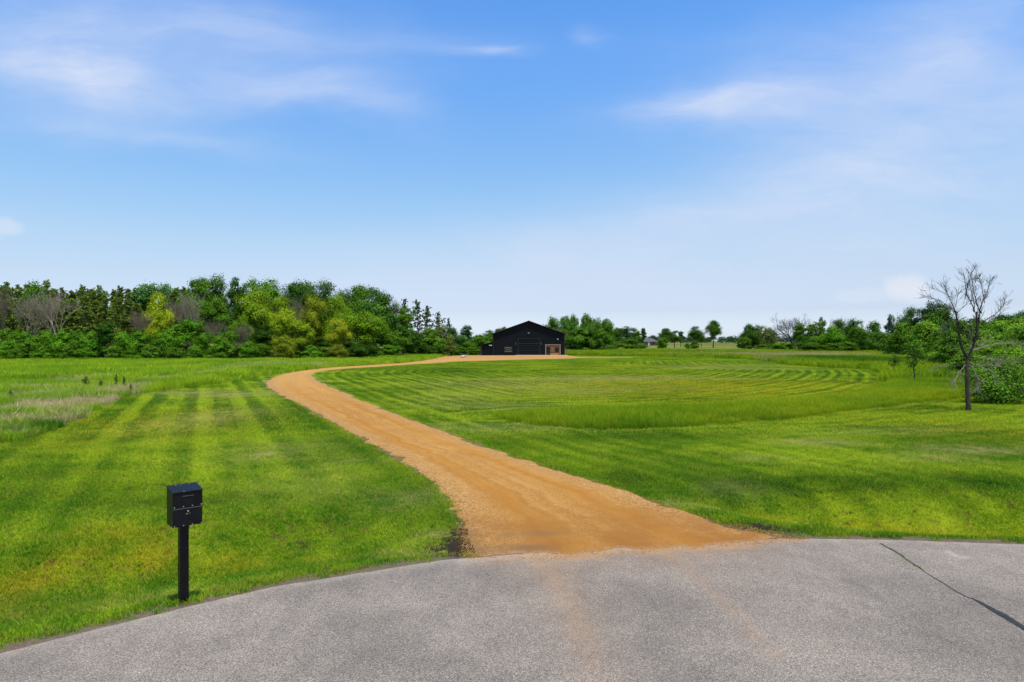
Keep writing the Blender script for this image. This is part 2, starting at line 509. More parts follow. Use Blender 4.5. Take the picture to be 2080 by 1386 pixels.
# ground sheet
M_ground, nt = new_mat('ground')
c, pos, flat, n2, n3 = turf_colour(nt, 'GEOMETRY')
zone = nt.attr('zone')
mead = nt.mix(nt.ss(n2, 0.35, 0.65), (0.13, 0.20, 0.012), (0.30, 0.27, 0.09))
c = nt.mix(zone, c, mead)
far = nt.attr('far')
farc = nt.mix(nt.ss(nt.noise(nt.scl(pos, 0.25, 1, 0), 0.02, 3.0), 0.42, 0.58), (0.12, 0.22, 0.02), (0.34, 0.34, 0.10))
c = nt.mix(far, c, farc)
verge = nt.mix(nt.noise(flat, 14.0, 4.0, 0.7), (0.10, 0.075, 0.055), (0.42, 0.34, 0.25))
c = nt.mix(nt.m('MULTIPLY', nt.attr('verge'), nt.ss(n3, 0.25, 0.6, 0.3, 1.3), clamp=True), c, verge)
soilc = nt.mix(n3, (0.018, 0.0145, 0.011), (0.100, 0.074, 0.052))
c = nt.mix(nt.m('MULTIPLY', nt.attr('soil'), nt.ss(nt.noise(flat, 7.0, 4.0, 0.65), 0.36, 0.62, 0.3, 1.4), clamp=True), c, soilc)
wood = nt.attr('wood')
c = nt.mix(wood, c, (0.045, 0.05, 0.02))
hgt = nt.noise(flat, 40.0, 3.0, 0.7)
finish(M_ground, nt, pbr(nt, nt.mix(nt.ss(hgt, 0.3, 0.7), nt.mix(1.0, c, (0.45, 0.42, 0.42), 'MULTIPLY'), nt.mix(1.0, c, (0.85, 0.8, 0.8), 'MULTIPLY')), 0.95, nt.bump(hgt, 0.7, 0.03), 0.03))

# blades of the mown lawn
M_lawn, nt = new_mat('lawn_blade')
c, *_ = turf_colour(nt, 'INSTANCER')
r = island(nt)
c = nt.mix(nt.ss(r, 0.80, 1.0, 0.0, 0.55), c, (0.36, 0.30, 0.09))
hsv = nt.n('ShaderNodeHueSaturation', {'Color': c, 'Value': nt.m('MULTIPLY_ADD', r, 0.65, 0.72), 'Saturation': 1.0}).outputs[0]
finish(M_lawn, nt, leafy(nt, hsv, 0.6, 0.20, (1.2, 1.15, 0.4), 0.03))


def tall_mat(name, c1, c2, c3, dryc):
    m, nt = new_mat(name)
    pos = nt.n('ShaderNodeNewGeometry').outputs['Position']
    flat = nt.scl(pos, 1, 1, 0)
    n1 = nt.noise(flat, 0.12, 4.0, 0.6)
    n2 = nt.noise(flat, 0.7, 3.0, 0.6)
    r = island(nt)
    c = nt.mix(nt.ss(n1, 0.38, 0.62), c1, c2)
    c = nt.mix(nt.ss(n2, 0.52, 0.7, 0.0, 0.8), c, c3)
    d = nt.m('ADD', nt.m('MULTIPLY', nt.attr('dry', 'INSTANCER'), 1.0), nt.m('MULTIPLY', nt.m('SUBTRACT', r, 0.5), 0.7))
    c = nt.mix(nt.ss(d, 0.35, 0.75), c, dryc)
    c = nt.mix(nt.m('MULTIPLY', nt.attr('lush', 'INSTANCER'), 0.85, clamp=True), c, (0.035, 0.17, 0.012))
    c = nt.n('ShaderNodeHueSaturation', {'Color': c, 'Value': nt.m('MULTIPLY_ADD', r, 0.6, 0.72)}).outputs[0]
    return finish(m, nt, leafy(nt, c, 0.6, 0.38, (1.2, 1.15, 0.4), 0.03))


M_meadow = tall_mat('meadow_blade', (0.270, 0.450, 0.022), (0.420, 0.560, 0.030), (0.130, 0.260, 0.035), (0.62, 0.51, 0.32))
M_rank = tall_mat('rank_blade', (0.245, 0.385, 0.016), (0.370, 0.460, 0.020), (0.190, 0.330, 0.016), (0.52, 0.44, 0.21))

# leaves: the tree's own colour comes from the object colour
M_leaf, nt = new_mat('leaf')
oi = nt.n('ShaderNodeObjectInfo')
r = island(nt)
pn = nt.noise(nt.n('ShaderNodeTexCoord').outputs['Object'], 0.55, 3.0, 0.6)
c = nt.n('ShaderNodeHueSaturation', {'Color': oi.outputs['Color'], 'Hue': nt.m('MULTIPLY_ADD', pn, 0.03, 0.485), 'Value': nt.m('ADD', nt.m('MULTIPLY_ADD', r, 0.9, 0.2), nt.m('MULTIPLY', pn, 1.0))}).outputs[0]
finish(M_leaf, nt, leafy(nt, c, 0.55, 0.16, (1.2, 1.2, 0.4), 0.04))

M_bark, nt = new_mat('bark')
oi = nt.n('ShaderNodeObjectInfo')
tcx = nt.n('ShaderNodeTexCoord').outputs['Object']
bn = nt.noise(nt.scl(tcx, 1, 1, 0.25), 14.0, 5.0, 0.65)
c = nt.mix(bn, nt.mix(1.0, oi.outputs['Color'], (0.45, 0.45, 0.45), 'MULTIPLY'), nt.mix(1.0, oi.outputs['Color'], (1.5, 1.5, 1.5), 'MULTIPLY'))
finish(M_bark, nt, pbr(nt, c, 0.9, nt.bump(bn, 0.8, 0.03), 0.1))

# asphalt
M_asphalt, nt = new_mat('asphalt')
pos = nt.n('ShaderNodeNewGeometry').outputs['Position']
vor = nt.n('ShaderNodeTexVoronoi', {'Vector': pos, 'Scale': 105.0, 'Randomness': 1.0})
cell = nt.n('ShaderNodeSeparateColor', {0: vor.outputs['Color']})
fine = nt.noise(pos, 130.0, 3.0, 0.7)
big = nt.noise(pos, 0.45, 5.0, 0.6)
mid = nt.noise(nt.scl(pos, 1, 0.6, 1), 2.2, 5.0, 0.6)
stone = nt.m('ADD', nt.m('MULTIPLY', cell.outputs[0], 0.55), nt.m('MULTIPLY', fine, 0.5))
c = nt.mix(nt.ss(stone, 0.18, 0.88), (0.155, 0.136, 0.119), (0.415, 0.368, 0.320))
c = nt.mix(nt.ss(cell.outputs[1], 0.93, 0.99), c, (0.55, 0.52, 0.48))
c = nt.mix(nt.ss(vor.outputs['Distance'], 0.45, 0.8, 0.0, 0.55), c, (0.06, 0.055, 0.052))
c = nt.mix(1.0, c, nt.mix(nt.ss(big, 0.34, 0.66), (0.82, 0.80, 0.79), (1.12, 1.08, 1.05)), 'MULTIPLY')
c = nt.mix(1.0, c, nt.mix(nt.ss(mid, 0.3, 0.7), (0.90, 0.90, 0.91), (1.08, 1.07, 1.05)), 'MULTIPLY')
dn = nt.noise(pos, 4.0, 5.0, 0.65)
dust = nt.m('MULTIPLY', nt.attr('dust'), nt.ss(dn, 0.25, 0.7, 0.45, 1.2), clamp=True)
c = nt.mix(nt.m('MULTIPLY', dust, nt.ss(fine, 0.2, 0.75, 1.0, 0.55)), c, (0.44, 0.27, 0.145))
pale = nt.attr('pale')
c = nt.mix(nt.m('MULTIPLY', pale, nt.ss(dn, 0.3, 0.65, 0.3, 1.0), clamp=True), c, (0.50, 0.42, 0.34))
ht = nt.m('ADD', nt.m('MULTIPLY', stone, 0.7), nt.m('MULTIPLY', vor.outputs['Distance'], -0.5))
finish(M_asphalt, nt, pbr(nt, c, 0.95, nt.bump(ht, 0.4, 0.010), 0.08))

M_tar, nt = new_mat('crack_tar')
pos = nt.n('ShaderNodeNewGeometry').outputs['Position']
tn = nt.noise(pos, 40.0, 4.0, 0.7)
finish(M_tar, nt, pbr(nt, nt.mix(nt.ss(tn, 0.35, 0.7), (0.016, 0.016, 0.015), (0.06, 0.056, 0.05)), 0.7, nt.bump(tn, 0.5, 0.01), 0.3))

# gravel driveway
M_gravel, nt = new_mat('gravel')
pos = nt.n('ShaderNodeNewGeometry').outputs['Position']
vor = nt.n('ShaderNodeTexVoronoi', {'Vector': pos, 'Scale': 38.0})
cell = nt.n('ShaderNodeSeparateColor', {0: vor.outputs['Color']})
ac = nt.attr('across')       # -1 .. 1 over the width
al = nt.attr('along')
near = nt.ss(al, 0.0, 7.0, 1.0, 0.0)
wob = nt.m('MULTIPLY', nt.m('SUBTRACT', nt.noise(nt.n('ShaderNodeCombineXYZ', {0: al, 1: 0.0, 2: 0.0}).outputs[0], 0.25, 2.0), 0.5), 0.25)
aw = nt.m('ADD', ac, wob)
def track(p, w):
    d = nt.m('DIVIDE', nt.m('SUBTRACT', aw, p), w)
    return nt.m('EXPONENT', nt.m('MULTIPLY', nt.m('MULTIPLY', d, d), -1.0))
tr = nt.m('ADD', track(-0.42, 0.17), track(0.40, 0.17), clamp=True)
lanes = nt.noise(nt.n('ShaderNodeCombineXYZ', {0: nt.m('MULTIPLY', al, 0.06), 1: nt.m('MULTIPLY', aw, 7.0), 2: 0.0}).outputs[0], 1.0, 4.0, 0.6)
blot = nt.noise(pos, 0.6, 5.0, 0.6)
c = nt.mix(nt.ss(blot, 0.3, 0.7), (0.45, 0.207, 0.036), (0.57, 0.296, 0.068))
c = nt.mix(nt.m('MULTIPLY', nt.ss(lanes, 0.42, 0.62), 0.75), c, (0.36, 0.155, 0.022))
c = nt.mix(nt.m('MULTIPLY', tr, nt.ss(al, 0.0, 25.0, 0.65, 0.25)), c, (0.40, 0.165, 0.022))
c = nt.mix(nt.ss(al, 22.0, 60.0, 0.0, 0.65), c, (0.60, 0.345, 0.100))
pebf = nt.m('MULTIPLY', nt.ss(nt.m('ABSOLUTE', ac), 0.45, 1.0, 0.35, 0.9), nt.m('SUBTRACT', 1.0, nt.m('MULTIPLY', tr, 0.75)))
peb = nt.mix(cell.outputs[0], (0.24, 0.105, 0.030), (0.72, 0.44, 0.17))
c = nt.mix(pebf, c, peb)
c = nt.mix(nt.m('MULTIPLY', nt.ss(vor.outputs['Distance'], 0.4, 0.75), nt.m('MULTIPLY', pebf, 0.4)), c, (0.20, 0.095, 0.03))
c = nt.mix(nt.m('MULTIPLY', nt.ss(al, 4.5, 0.3), nt.ss(nt.noise(pos, 1.3, 4.0, 0.6), 0.35, 0.62, 0.35, 0.9)), c, (0.32, 0.135, 0.030))
gn = nt.noise(pos, 110.0, 2.0, 0.7)
c = nt.mix(1.0, c, nt.mix(gn, (0.74, 0.74, 0.74), (1.2, 1.2, 1.2)), 'MULTIPLY')
c = nt.mix(nt.m('MULTIPLY', nt.attr('dirty'), nt.ss(blot, 0.3, 0.6, 0.4, 1.0), clamp=True), c, (0.20, 0.125, 0.065))
tn_ = nt.m('ADD', nt.noise(pos, 9.0, 5.0, 0.7), nt.m('MULTIPLY', nt.m('SUBTRACT', cell.outputs[1], 0.5), 0.35))
bare = nt.m('MULTIPLY', nt.ss(nt.m('SUBTRACT', nt.m('ADD', nt.attr('thin'), tn_), 1.32), -0.10, 0.22), 0.9)
c = nt.mix(bare, c, nt.mix(gn, (0.20, 0.135, 0.085), (0.44, 0.30, 0.19)))
hh = nt.m('ADD', nt.m('MULTIPLY', nt.m('MULTIPLY', cell.outputs[0], pebf), 0.8), gn)
finish(M_gravel, nt, pbr(nt, c, 0.95, nt.bump(hh, 0.5, 0.012), 0.1))

M_pebble, nt = new_mat('pebble')
oi = nt.n('ShaderNodeObjectInfo')
cr_ = nt.n('ShaderNodeValToRGB', {0: oi.outputs['Random']})
for p_ in (0.4, 0.85): cr_.color_ramp.elements.new(p_)
for e_, (p_, c_) in zip(cr_.color_ramp.elements,
                        [(0.0, (0.24, 0.11, 0.035, 1)), (0.4, (0.44, 0.21, 0.050, 1)), (0.85, (0.52, 0.29, 0.090, 1)), (1.0, (0.50, 0.36, 0.20, 1))]):
    e_.position, e_.color = p_, c_
finish(M_pebble, nt, pbr(nt, cr_.outputs[0], 0.85, None, 0.2))

# building materials
M_wall, nt = new_mat('black_steel_siding')
tcx = nt.n('ShaderNodeTexCoord').outputs['Object']
wn = nt.noise(tcx, 0.8, 4.0)
finish(M_wall, nt, pbr(nt, nt.mix(wn, (0.0060, 0.0085, 0.0115), (0.0085, 0.0125, 0.0160)), 0.6, None, 0.10))
M_roof = plain('black_steel_roof', (0.008, 0.008, 0.011), 0.55, 0.15)
M_trim = plain('weathered_trim', (0.10, 0.075, 0.085), 0.5)
M_gdoor = plain('garage_door_steel', (0.0065, 0.0095, 0.0098), 0.6, 0.08)
M_gline = plain('garage_door_seam', (0.016, 0.022, 0.021), 0.6)
M_concrete = plain('concrete', (0.52, 0.42, 0.36), 0.9, 0.2)
M_wood, nt = new_mat('cedar_boards')
tcx = nt.n('ShaderNodeTexCoord').outputs['Object']
g1 = nt.noise(nt.scl(tcx, 7, 7, 0.6), 2.5, 5.0, 0.6)
bl = nt.m('FRACT', nt.m('MULTIPLY', nt.n('ShaderNodeSeparateXYZ', {0: tcx}).outputs[0], 5.0))
c = nt.mix(g1, (0.30, 0.125, 0.035), (0.52, 0.26, 0.085))
c = nt.mix(nt.ss(bl, 0.06, 0.0), c, (0.08, 0.03, 0.01))
finish(M_wood, nt, pbr(nt, c, 0.7))
M_post = plain('grey_timber', (0.30, 0.215, 0.155), 0.8)
M_dark = plain('dark_paint', (0.010, 0.010, 0.011), 0.4)
M_glass = plain('dark_glass', (0.012, 0.014, 0.014), 0.08, 0.6)
M_pale = plain('painted_reflection', (0.17, 0.15, 0.135), 0.6)
M_white = plain('white_enamel', (0.80, 0.79, 0.76), 0.4)
M_rock, nt = new_mat('white_rock')
tcx = nt.n('ShaderNodeTexCoord').outputs['Object']
rn = nt.noise(tcx, 4.0, 5.0)
finish(M_rock, nt, pbr(nt, nt.mix(rn, (0.30, 0.28, 0.25), (0.62, 0.60, 0.56)), 0.9, nt.bump(rn, 0.6, 0.05)))
M_box, nt = new_mat('black_powder_coat')
tcx = nt.n('ShaderNodeTexCoord').outputs['Object']
pn = nt.noise(tcx, 160.0, 2.0)
dn = nt.noise(tcx, 5.0, 4.0)
finish(M_box, nt, pbr(nt, nt.mix(nt.ss(dn, 0.35, 0.75), (0.0040, 0.0042, 0.0048), (0.0085, 0.0085, 0.0090)), nt.ss(dn, 0.3, 0.7, 0.30, 0.46), nt.bump(pn, 0.12, 0.002), 0.22))
M_seam = plain('seam_edge', (0.075, 0.072, 0.068), 0.4, 0.5)
M_screw = plain('zinc_screw', (0.52, 0.51, 0.49), 0.35, 0.5, 0.4)
M_hroof = plain('grey_shingle', (0.10, 0.105, 0.115), 0.9)
M_hwall = plain('brown_brick', (0.16, 0.11, 0.09), 0.9)

# ------------------------------------------------------------------ ground sheet
ys = np.concatenate([np.linspace(-40, 5.0, 24), 5.0 * 1.0125 ** np.arange(1, 560)])
nx = 340
ts = np.linspace(-1, 1, nx)
Y = np.repeat(ys, nx).reshape(len(ys), nx)
half = np.where(Y < 5, 45, 0) + np.where(Y >= 5, Y * 1.0 + 8 + 32 * np.exp(-(np.maximum(Y, 5) - 5) / 1.5), 0)
X = half * np.sign(ts)[None, :] * np.abs(ts)[None, :] ** 1.0
x, y = X.ravel(), Y.ravel()
z = ground_h(x, y)
on_road = y < road_y(x)
droad = np.where(on_road, -dist_line(x, y, ROAD), dist_line(x, y, ROAD))
in_drive = inside(x, y, DRIVE)
ddr = dist_line(x, y, DRIVE, True)
in_apron = inside(x, y, APRON)
z = z - 0.06 * sstep(-droad, -0.02, 0.25) - 0.05 * np.where(in_drive, sstep(ddr, 0.1, 0.45), 0)
tf = turf(x, y)
zone = np.where(inside(x, y, MEADOW) | inside(x, y, TALL), 1.0, 0.0)
far = sstep(y, 205, 240)
zone = zone * (1 - far)
attrs = dict(tf, zone=zone, far=far, verge=np.clip(sstep(droad, 0.55, 0.05) + 0.8 * sstep(ddr, 0.35, 0.0) * (y < 60), 0, 1),
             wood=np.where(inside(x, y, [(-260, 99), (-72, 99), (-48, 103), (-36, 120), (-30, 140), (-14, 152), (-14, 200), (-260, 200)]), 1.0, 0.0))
i, j = np.meshgrid(np.arange(len(ys) - 1), np.arange(nx - 1), indexing='ij')
q = np.stack([i * nx + j, i * nx + j + 1, (i + 1) * nx + j + 1, (i + 1) * nx + j], -1).reshape(-1, 4)
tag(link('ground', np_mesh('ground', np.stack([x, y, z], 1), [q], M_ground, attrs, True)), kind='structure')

# ------------------------------------------------------------------ road
rx = np.linspace(-26, 28, 541)
rt = np.linspace(0, 1, 150) ** 0.8
edge = road_y(rx) + (fbm(rx, rx * 0, 1.6, 3, 4) - 0.5) * 0.22
low = np.minimum(-12, edge - 1)
X = np.repeat(rx[:, None], len(rt), 1)
Yr = low[:, None] + (edge - low)[:, None] * rt[None, :]
x, y = X.ravel(), Yr.ravel()
z = 0.006 + 0.012 * (fbm(x, y, 0.35, 2, 3) - 0.5) - 0.03 * sstep(y - road_y(x), -0.10, 0.12)
mouth = dist_line(x, y, Gs([(985, 1132), (1100, 1122), (1350, 1106), (1560, 1094)]))
tracks = 0.55 * np.exp(-(dist_line(x, y, Gs([(1105, 1150), (1165, 1240), (1215, 1386), (1240, 1500)])) / 0.16) ** 2) + 0.50 * np.exp(-(dist_line(x, y, Gs([(1330, 1115), (1400, 1160), (1500, 1250), (1570, 1330)])) / 0.13) ** 2) \
    + 0.3 * np.exp(-(dist_line(x, y, Gs([(1110, 1150), (1160, 1240), (1215, 1386)])) / 0.45) ** 2)
sm = np.clip(mouth_y(x) - y, 0, 9)
win = sstep(x, DL[0, 0] - 0.5, DL[0, 0] + 0.6) * (1 - sstep(x, DR[0, 0] - 1.0, DR[0, 0] + 0.6))
dust = win * (1.5 * np.exp(-(sm / 0.16)) * (0.4 + 1.1 * fbm(x, y, 3.0, 71, 4)) + 0.40 * np.exp(-(sm / 0.8))) + 0.55 * tracks * sstep(y, 5.5, 8.0)
pale = np.exp(-(dist_line(x, y, Gs([(1925, 1122), (1945, 1131), (1970, 1132)])) / 0.05) ** 2) * 0.9 + 0.45 * sstep(road_y(x) - y, 0.40, 0.02)
i, j = np.meshgrid(np.arange(len(rx) - 1), np.arange(len(rt) - 1), indexing='ij')
n_ = len(rt)
q = np.stack([i * n_ + j, (i + 1) * n_ + j, (i + 1) * n_ + j + 1, i * n_ + j + 1], -1).reshape(-1, 4)
tag(link('road', np_mesh('road', np.stack([x, y, z], 1), [q], M_asphalt, {'dust': dust, 'pale': pale}, True)), kind='structure')

# cracks in the asphalt, the lower one sealed with tar
def strip(line, width, z0, seed, rag=0.5):
    P = chaikin(line, 2)
    seg = np.concatenate([[0], np.cumsum(np.hypot(*np.diff(P, axis=0).T))])
    s = np.arange(0, seg[-1], 0.03)
    px, py = np.interp(s, seg, P[:, 0]), np.interp(s, seg, P[:, 1])
    px += (fbm(s, s * 0, 3.0, seed, 3) - 0.5) * 0.07
    py += (fbm(s, s * 0, 3.0, seed + 5, 3) - 0.5) * 0.07
    tx, ty = np.gradient(px), np.gradient(py)
    L = np.hypot(tx, ty)
    w = np.interp(s / seg[-1], np.linspace(0, 1, len(width)), width)
    w1 = w * (1 + rag * 2 * (fbm(s, s * 0, 9.0, seed + 9, 3) - 0.5))
    w2 = w * (1 + rag * 2 * (fbm(s, s * 0, 9.0, seed + 13, 3) - 0.5))
    A = np.stack([px - ty / L * w1, py + tx / L * w1, 0 * s], 1)
    B = np.stack([px + ty / L * w2, py - tx / L * w2, 0 * s], 1)
    V = np.concatenate([A, B])
    V[:, 2] = z0 + 0.006 + 0.012 * (fbm(V[:, 0], V[:, 1], 0.35, 2, 3) - 0.5)
    n = len(s)
    k = np.arange(n - 1)
    return V, [np.stack([k, n + k, n + k + 1, k + 1], 1)]
V, q = strip(Gs([(1790, 1106), (1812, 1119), (1845, 1140), (1870, 1156), (1900, 1175), (1925, 1190), (1945, 1206), (1974, 1217)]), [.012, .020, .016, .014, .009, .008, .008, .008], 0.004, 21, 0.7)
tag(link('crack', np_mesh('crack', V, q, M_tar)), kind='structure')
V, q = strip(Gs([(1972, 1216), (2000, 1230), (2040, 1253), (2078, 1276), (2160, 1330), (2300, 1440)]), [.010, .050, .048, .055, .045, .03, .02], 0.005, 31, 0.45)
tag(link('crack', np_mesh('crack', V, q, M_tar)), kind='structure')

# ------------------------------------------------------------------ driveway
def resample_pair(L, Rr, step):
    L, Rr = chaikin(L, 3), chaikin(Rr, 3)
    C = (L + Rr) / 2
    seg = np.concatenate([[0], np.cumsum(np.hypot(*np.diff(C, axis=0).T))])
    s = [0.0]
    while s[-1] < seg[-1]:
        s.append(s[-1] + step(s[-1]))
    s = np.array(s[:-1] + [seg[-1]])
    f = lambda P: np.stack([np.interp(s, seg, P[:, 0]), np.interp(s, seg, P[:, 1])], 1)
    return f(L), f(Rr), s
Ls, Rs, sl = resample_pair(DL, DR, lambda s: 0.08 + s * 0.004)
nd_ = 60
tt = np.linspace(0, 1, nd_)
wd = np.hypot(*(Rs - Ls).T)
nearw = 0.45 + 0.55 * sstep(sl, 2, 9)
rl = (fbm(sl, sl * 0, 1.1, 41, 5) - 0.5) * 0.75 * nearw + 0.16 * (1 - sstep(sl, 2, 9)) + (fbm(sl, sl * 0, 7.0, 44, 3) - 0.5) * 0.25
rr_ = (fbm(sl, sl * 0, 1.1, 51, 5) - 0.5) * 0.75 + (fbm(sl, sl * 0, 7.0, 54, 3) - 0.5) * 0.25
T = -rl[:, None] / wd[:, None] * (1 - tt)[None, :] + rr_[:, None] / wd[:, None] * tt[None, :] + tt[None, :]
PX = Ls[:, None, 0] + (Rs - Ls)[:, None, 0] * T
PY = Ls[:, None, 1] + (Rs - Ls)[:, None, 1] * T
# the mouth ends raggedly on the asphalt
x, y = PX.ravel(), PY.ravel()
lim = mouth_y(x)
y = np.where(y < lim, lim, y)
ac = np.repeat((tt * 2 - 1)[None, :], len(sl), 0).ravel()
al = np.repeat(sl[:, None], nd_, 1).ravel()
crown = 0.05 * (1 - ac ** 2) * sstep(al, 1, 6) - 0.018 * (np.exp(-((ac + .42) / .15) ** 2) + np.exp(-((ac - .40) / .15) ** 2)) * sstep(al, 1.0, 5)
clamped = y <= lim + 1e-9
z = ground_h(x, y) + 0.022 + crown - 0.035 * sstep(np.abs(ac), 0.93, 1.0)
zr = 0.006 + 0.012 * (fbm(x, y, 0.35, 2, 3) - 0.5) - 0.004
z = zr + (z - zr) * sstep(y - lim, 0.0, 0.9) + 0.012 * sstep(y - lim, 0.0, 0.12)
thin = 1 - sstep(y - lim, 0.0, 0.42)
dirty = blob(x, y, 'soil') * 0.55
for (u, v, ru, rv, a) in [(1070, 1115, 60, 6, .8), (1100, 1088, 60, 6, .5), (1010, 1128, 30, 6, .4), (1030, 1090, 12, 8, .4)]:
    gx, gy = G(u, v)
    dirty = dirty + a * np.exp(-(((x - gx) / (ru * gy / F)) ** 2 + ((y - gy) / (rv * gy * gy / (CH * F))) ** 2))
i, j = np.meshgrid(np.arange(len(sl) - 1), np.arange(nd_ - 1), indexing='ij')
q = np.stack([i * nd_ + j, i * nd_ + j + 1, (i + 1) * nd_ + j + 1, (i + 1) * nd_ + j], -1).reshape(-1, 4)
q = q[~clamped[q].all(1)]
tag(link('driveway', np_mesh('driveway', np.stack([x, y, z], 1), [q], M_gravel, {'across': ac, 'along': al, 'dirty': dirty, 'thin': thin}, True)), kind='structure')
ap = chaikin(np.concatenate([APRON, APRON[:1]]), 1)[:-1]
mb = MB()
mb.poly([(p[0], p[1], 0.045) for p in ap] + [(p[0], p[1], -0.05) for p in ap], [tuple(range(len(ap)))] + [(k, k + len(ap), (k + 1) % len(ap) + len(ap), (k + 1) % len(ap)) for k in range(len(ap))])
yard = mb.build('gravel_yard', M_gravel)
for nm, val in (('across', 0.7), ('along', 60.0)):
    a_ = yard.data.attributes.new(nm, 'FLOAT', 'POINT')
    a_.data.foreach_set('value', np.full(len(yard.data.vertices), val, np.float32))
tag(yard, kind='structure')

# ------------------------------------------------------------------ the barn
BX, BY = 3.67, 150.0
barn = empty('barn', (BX, BY, 0.0))
tag(barn, 'black steel barn with low gable, big garage door and cedar entry', 'barn')
WL, WR, EV, PK, DP = -7.88, 7.88, 4.72, 7.5, 20.0
SL = (PK - EV) / 7.88
def ribbed(x0, x1, ztop, y):
    """front sheet of ribbed steel between x0 and x1 with sloping top"""
    vs, fs = [], []
    xs = []
    xx = x0
    while xx < x1 - 0.01:
        for dx_, yy in ((0, 0), (0.15, 0), (0.165, -0.025), (0.215, -0.025), (0.23, 0)):
            if xx + dx_ < x1: xs.append((xx + dx_, yy))
        xx += 0.2301
    xs.append((x1, 0))
    for (a, yy) in xs:
        vs += [(a, y + yy, 0.0), (a, y + yy, ztop(a))]
    for k in range(len(xs) - 1):
        fs.append((2 * k, 2 * k + 2, 2 * k + 3, 2 * k + 1))
    return vs, fs
gz = lambda a: PK - abs(a) * SL
mb = MB()
for (a, b) in ((WL, -0.001), (0.0, WR)):
    mb.poly(*ribbed(a, b, gz, 0.0))
mb.poly([(WL, 0.03, 0), (WL, DP, 0), (WL, DP, EV), (WL, 0.03, EV)], [(0, 3, 2, 1)])
mb.poly([(WR, 0.03, 0), (WR, DP, 0), (WR, DP, EV), (WR, 0.03, EV)], [(0, 1, 2, 3)])
mb.poly([(WL, DP, 0), (WR, DP, 0), (WR, DP, EV), (0, DP, PK), (WL, DP, EV)], [(0, 4, 3, 2, 1)])
mb.build('wall', M_wall, barn)
OV, EO, TH = 0.46, 0.42, 0.14
mb = MB()
for s in (-1, 1):
    xe, ze = s * (7.88 + EO), EV - EO * SL
    prof = [(0, PK + 0.01), (xe, ze + 0.01), (xe, ze + TH), (0, PK + TH)]
    mb.prism_y(prof if s < 0 else prof[::-1], -OV, DP + 0.3)
roof = mb.build('roof', M_roof, barn)
mb = MB()
for s in (-1, 1):
    xe, ze = s * (7.88 + EO), EV - EO * SL
    prof = [(0, PK + TH - 0.03), (xe, ze + TH - 0.03), (xe, ze + TH + 0.035), (0, PK + TH + 0.035)]
    mb.prism_y(prof if s < 0 else prof[::-1], -OV - 0.05, -OV - 0.003)
mb.build('fascia', M_trim, roof)
mb = MB()
mb.prism_y([(-0.35, PK + TH + 0.004 - 0.35 * SL), (0.35, PK + TH + 0.004 - 0.35 * SL), (0.35, PK + TH + 0.05 - 0.35 * SL), (0, PK + TH + 0.06), (-0.35, PK + TH + 0.05 - 0.35 * SL)], -OV + 0.01, DP + 0.32)
mb.build('ridge_cap', M_roof, roof)
mb = MB(); mb.box(WR + EO - 0.02, WR + EO + 0.14, -OV - 0.02, -OV + 0.5, EV - EO * SL - 0.12, EV - EO * SL + 0.02)
mb.box(WR + 0.1, WR + EO + 0.02, -OV - 0.04, -OV + 0.02, EV - EO * SL - 0.06, EV - EO * SL + 0.01)
mb.build('eave_return', plain('pinkish_trim', (0.36, 0.27, 0.25), 0.6), roof)
for cx_ in (WL + 0.06, WR - 0.06):
    mb = MB(); mb.box(cx_ - 0.09, cx_ + 0.09, -0.05, -0.028, 0.0, EV - 0.1)
    mb.build('corner_trim', M_dark, barn)
# lean-to
lt = None
mb = MB(); mb.poly(*ribbed(-10.45, WL - 0.003, lambda a: 2.28 + (a + 10.45) * 0.245, 0.25))
mb.poly([(-10.45, 0.28, 0), (-10.45, 12, 0), (-10.45, 12, 2.28), (-10.45, 0.28, 2.28)], [(0, 3, 2, 1)])
mb.poly([(-10.45, 12, 0), (WL, 12, 0), (WL, 12, 2.9), (-10.45, 12, 2.28)], [(0, 3, 2, 1)])
lt = mb.build('lean_to', M_wall, barn)
mb = MB(); mb.prism_y([(-10.75, 2.22), (WL - 0.004, 2.92), (WL - 0.004, 3.03), (-10.75, 2.33)], -0.1, 12.2)
mb.build('lean_to_roof', M_roof, lt)
mb = MB(); mb.box(-10.52, -10.40, 0.20, 0.247, 0.0, 2.2)
mb.build('corner_trim', M_trim, lt)
mb = MB()
for k in range(2): mb.box(-8.72 + 0.34 * k, -8.44 + 0.34 * k, 0.06, 0.21, 2.14, 2.36)
mb.box(-8.66, -8.16, 0.21, 0.247, 2.20, 2.30)
mb.build('floodlight', M_white, lt, 0.02)
# garage door
mb = MB(); mb.box(-2.27, 2.38, -0.06, -0.029, 0.0, 3.7)
gd = mb.build('garage_door', M_gdoor, barn)
for zz, hh in ((2.60, 0.11), (2.08, 0.05), (1.56, 0.045), (1.04, 0.06), (0.52, 0.04)):
    mb = MB(); mb.box(-2.24, 2.35, -0.085, -0.063, zz, zz + hh)
    mb.build('seam_rail', M_gline, gd)
mb = MB(); mb.box(-2.45, -2.274, -0.10, -0.029, 0, 3.84); mb.box(2.384, 2.56, -0.10, -0.029, 0, 3.84); mb.box(-2.27, 2.38, -0.10, -0.063, 3.704, 3.84)
mb.build('door_frame', M_dark, gd)
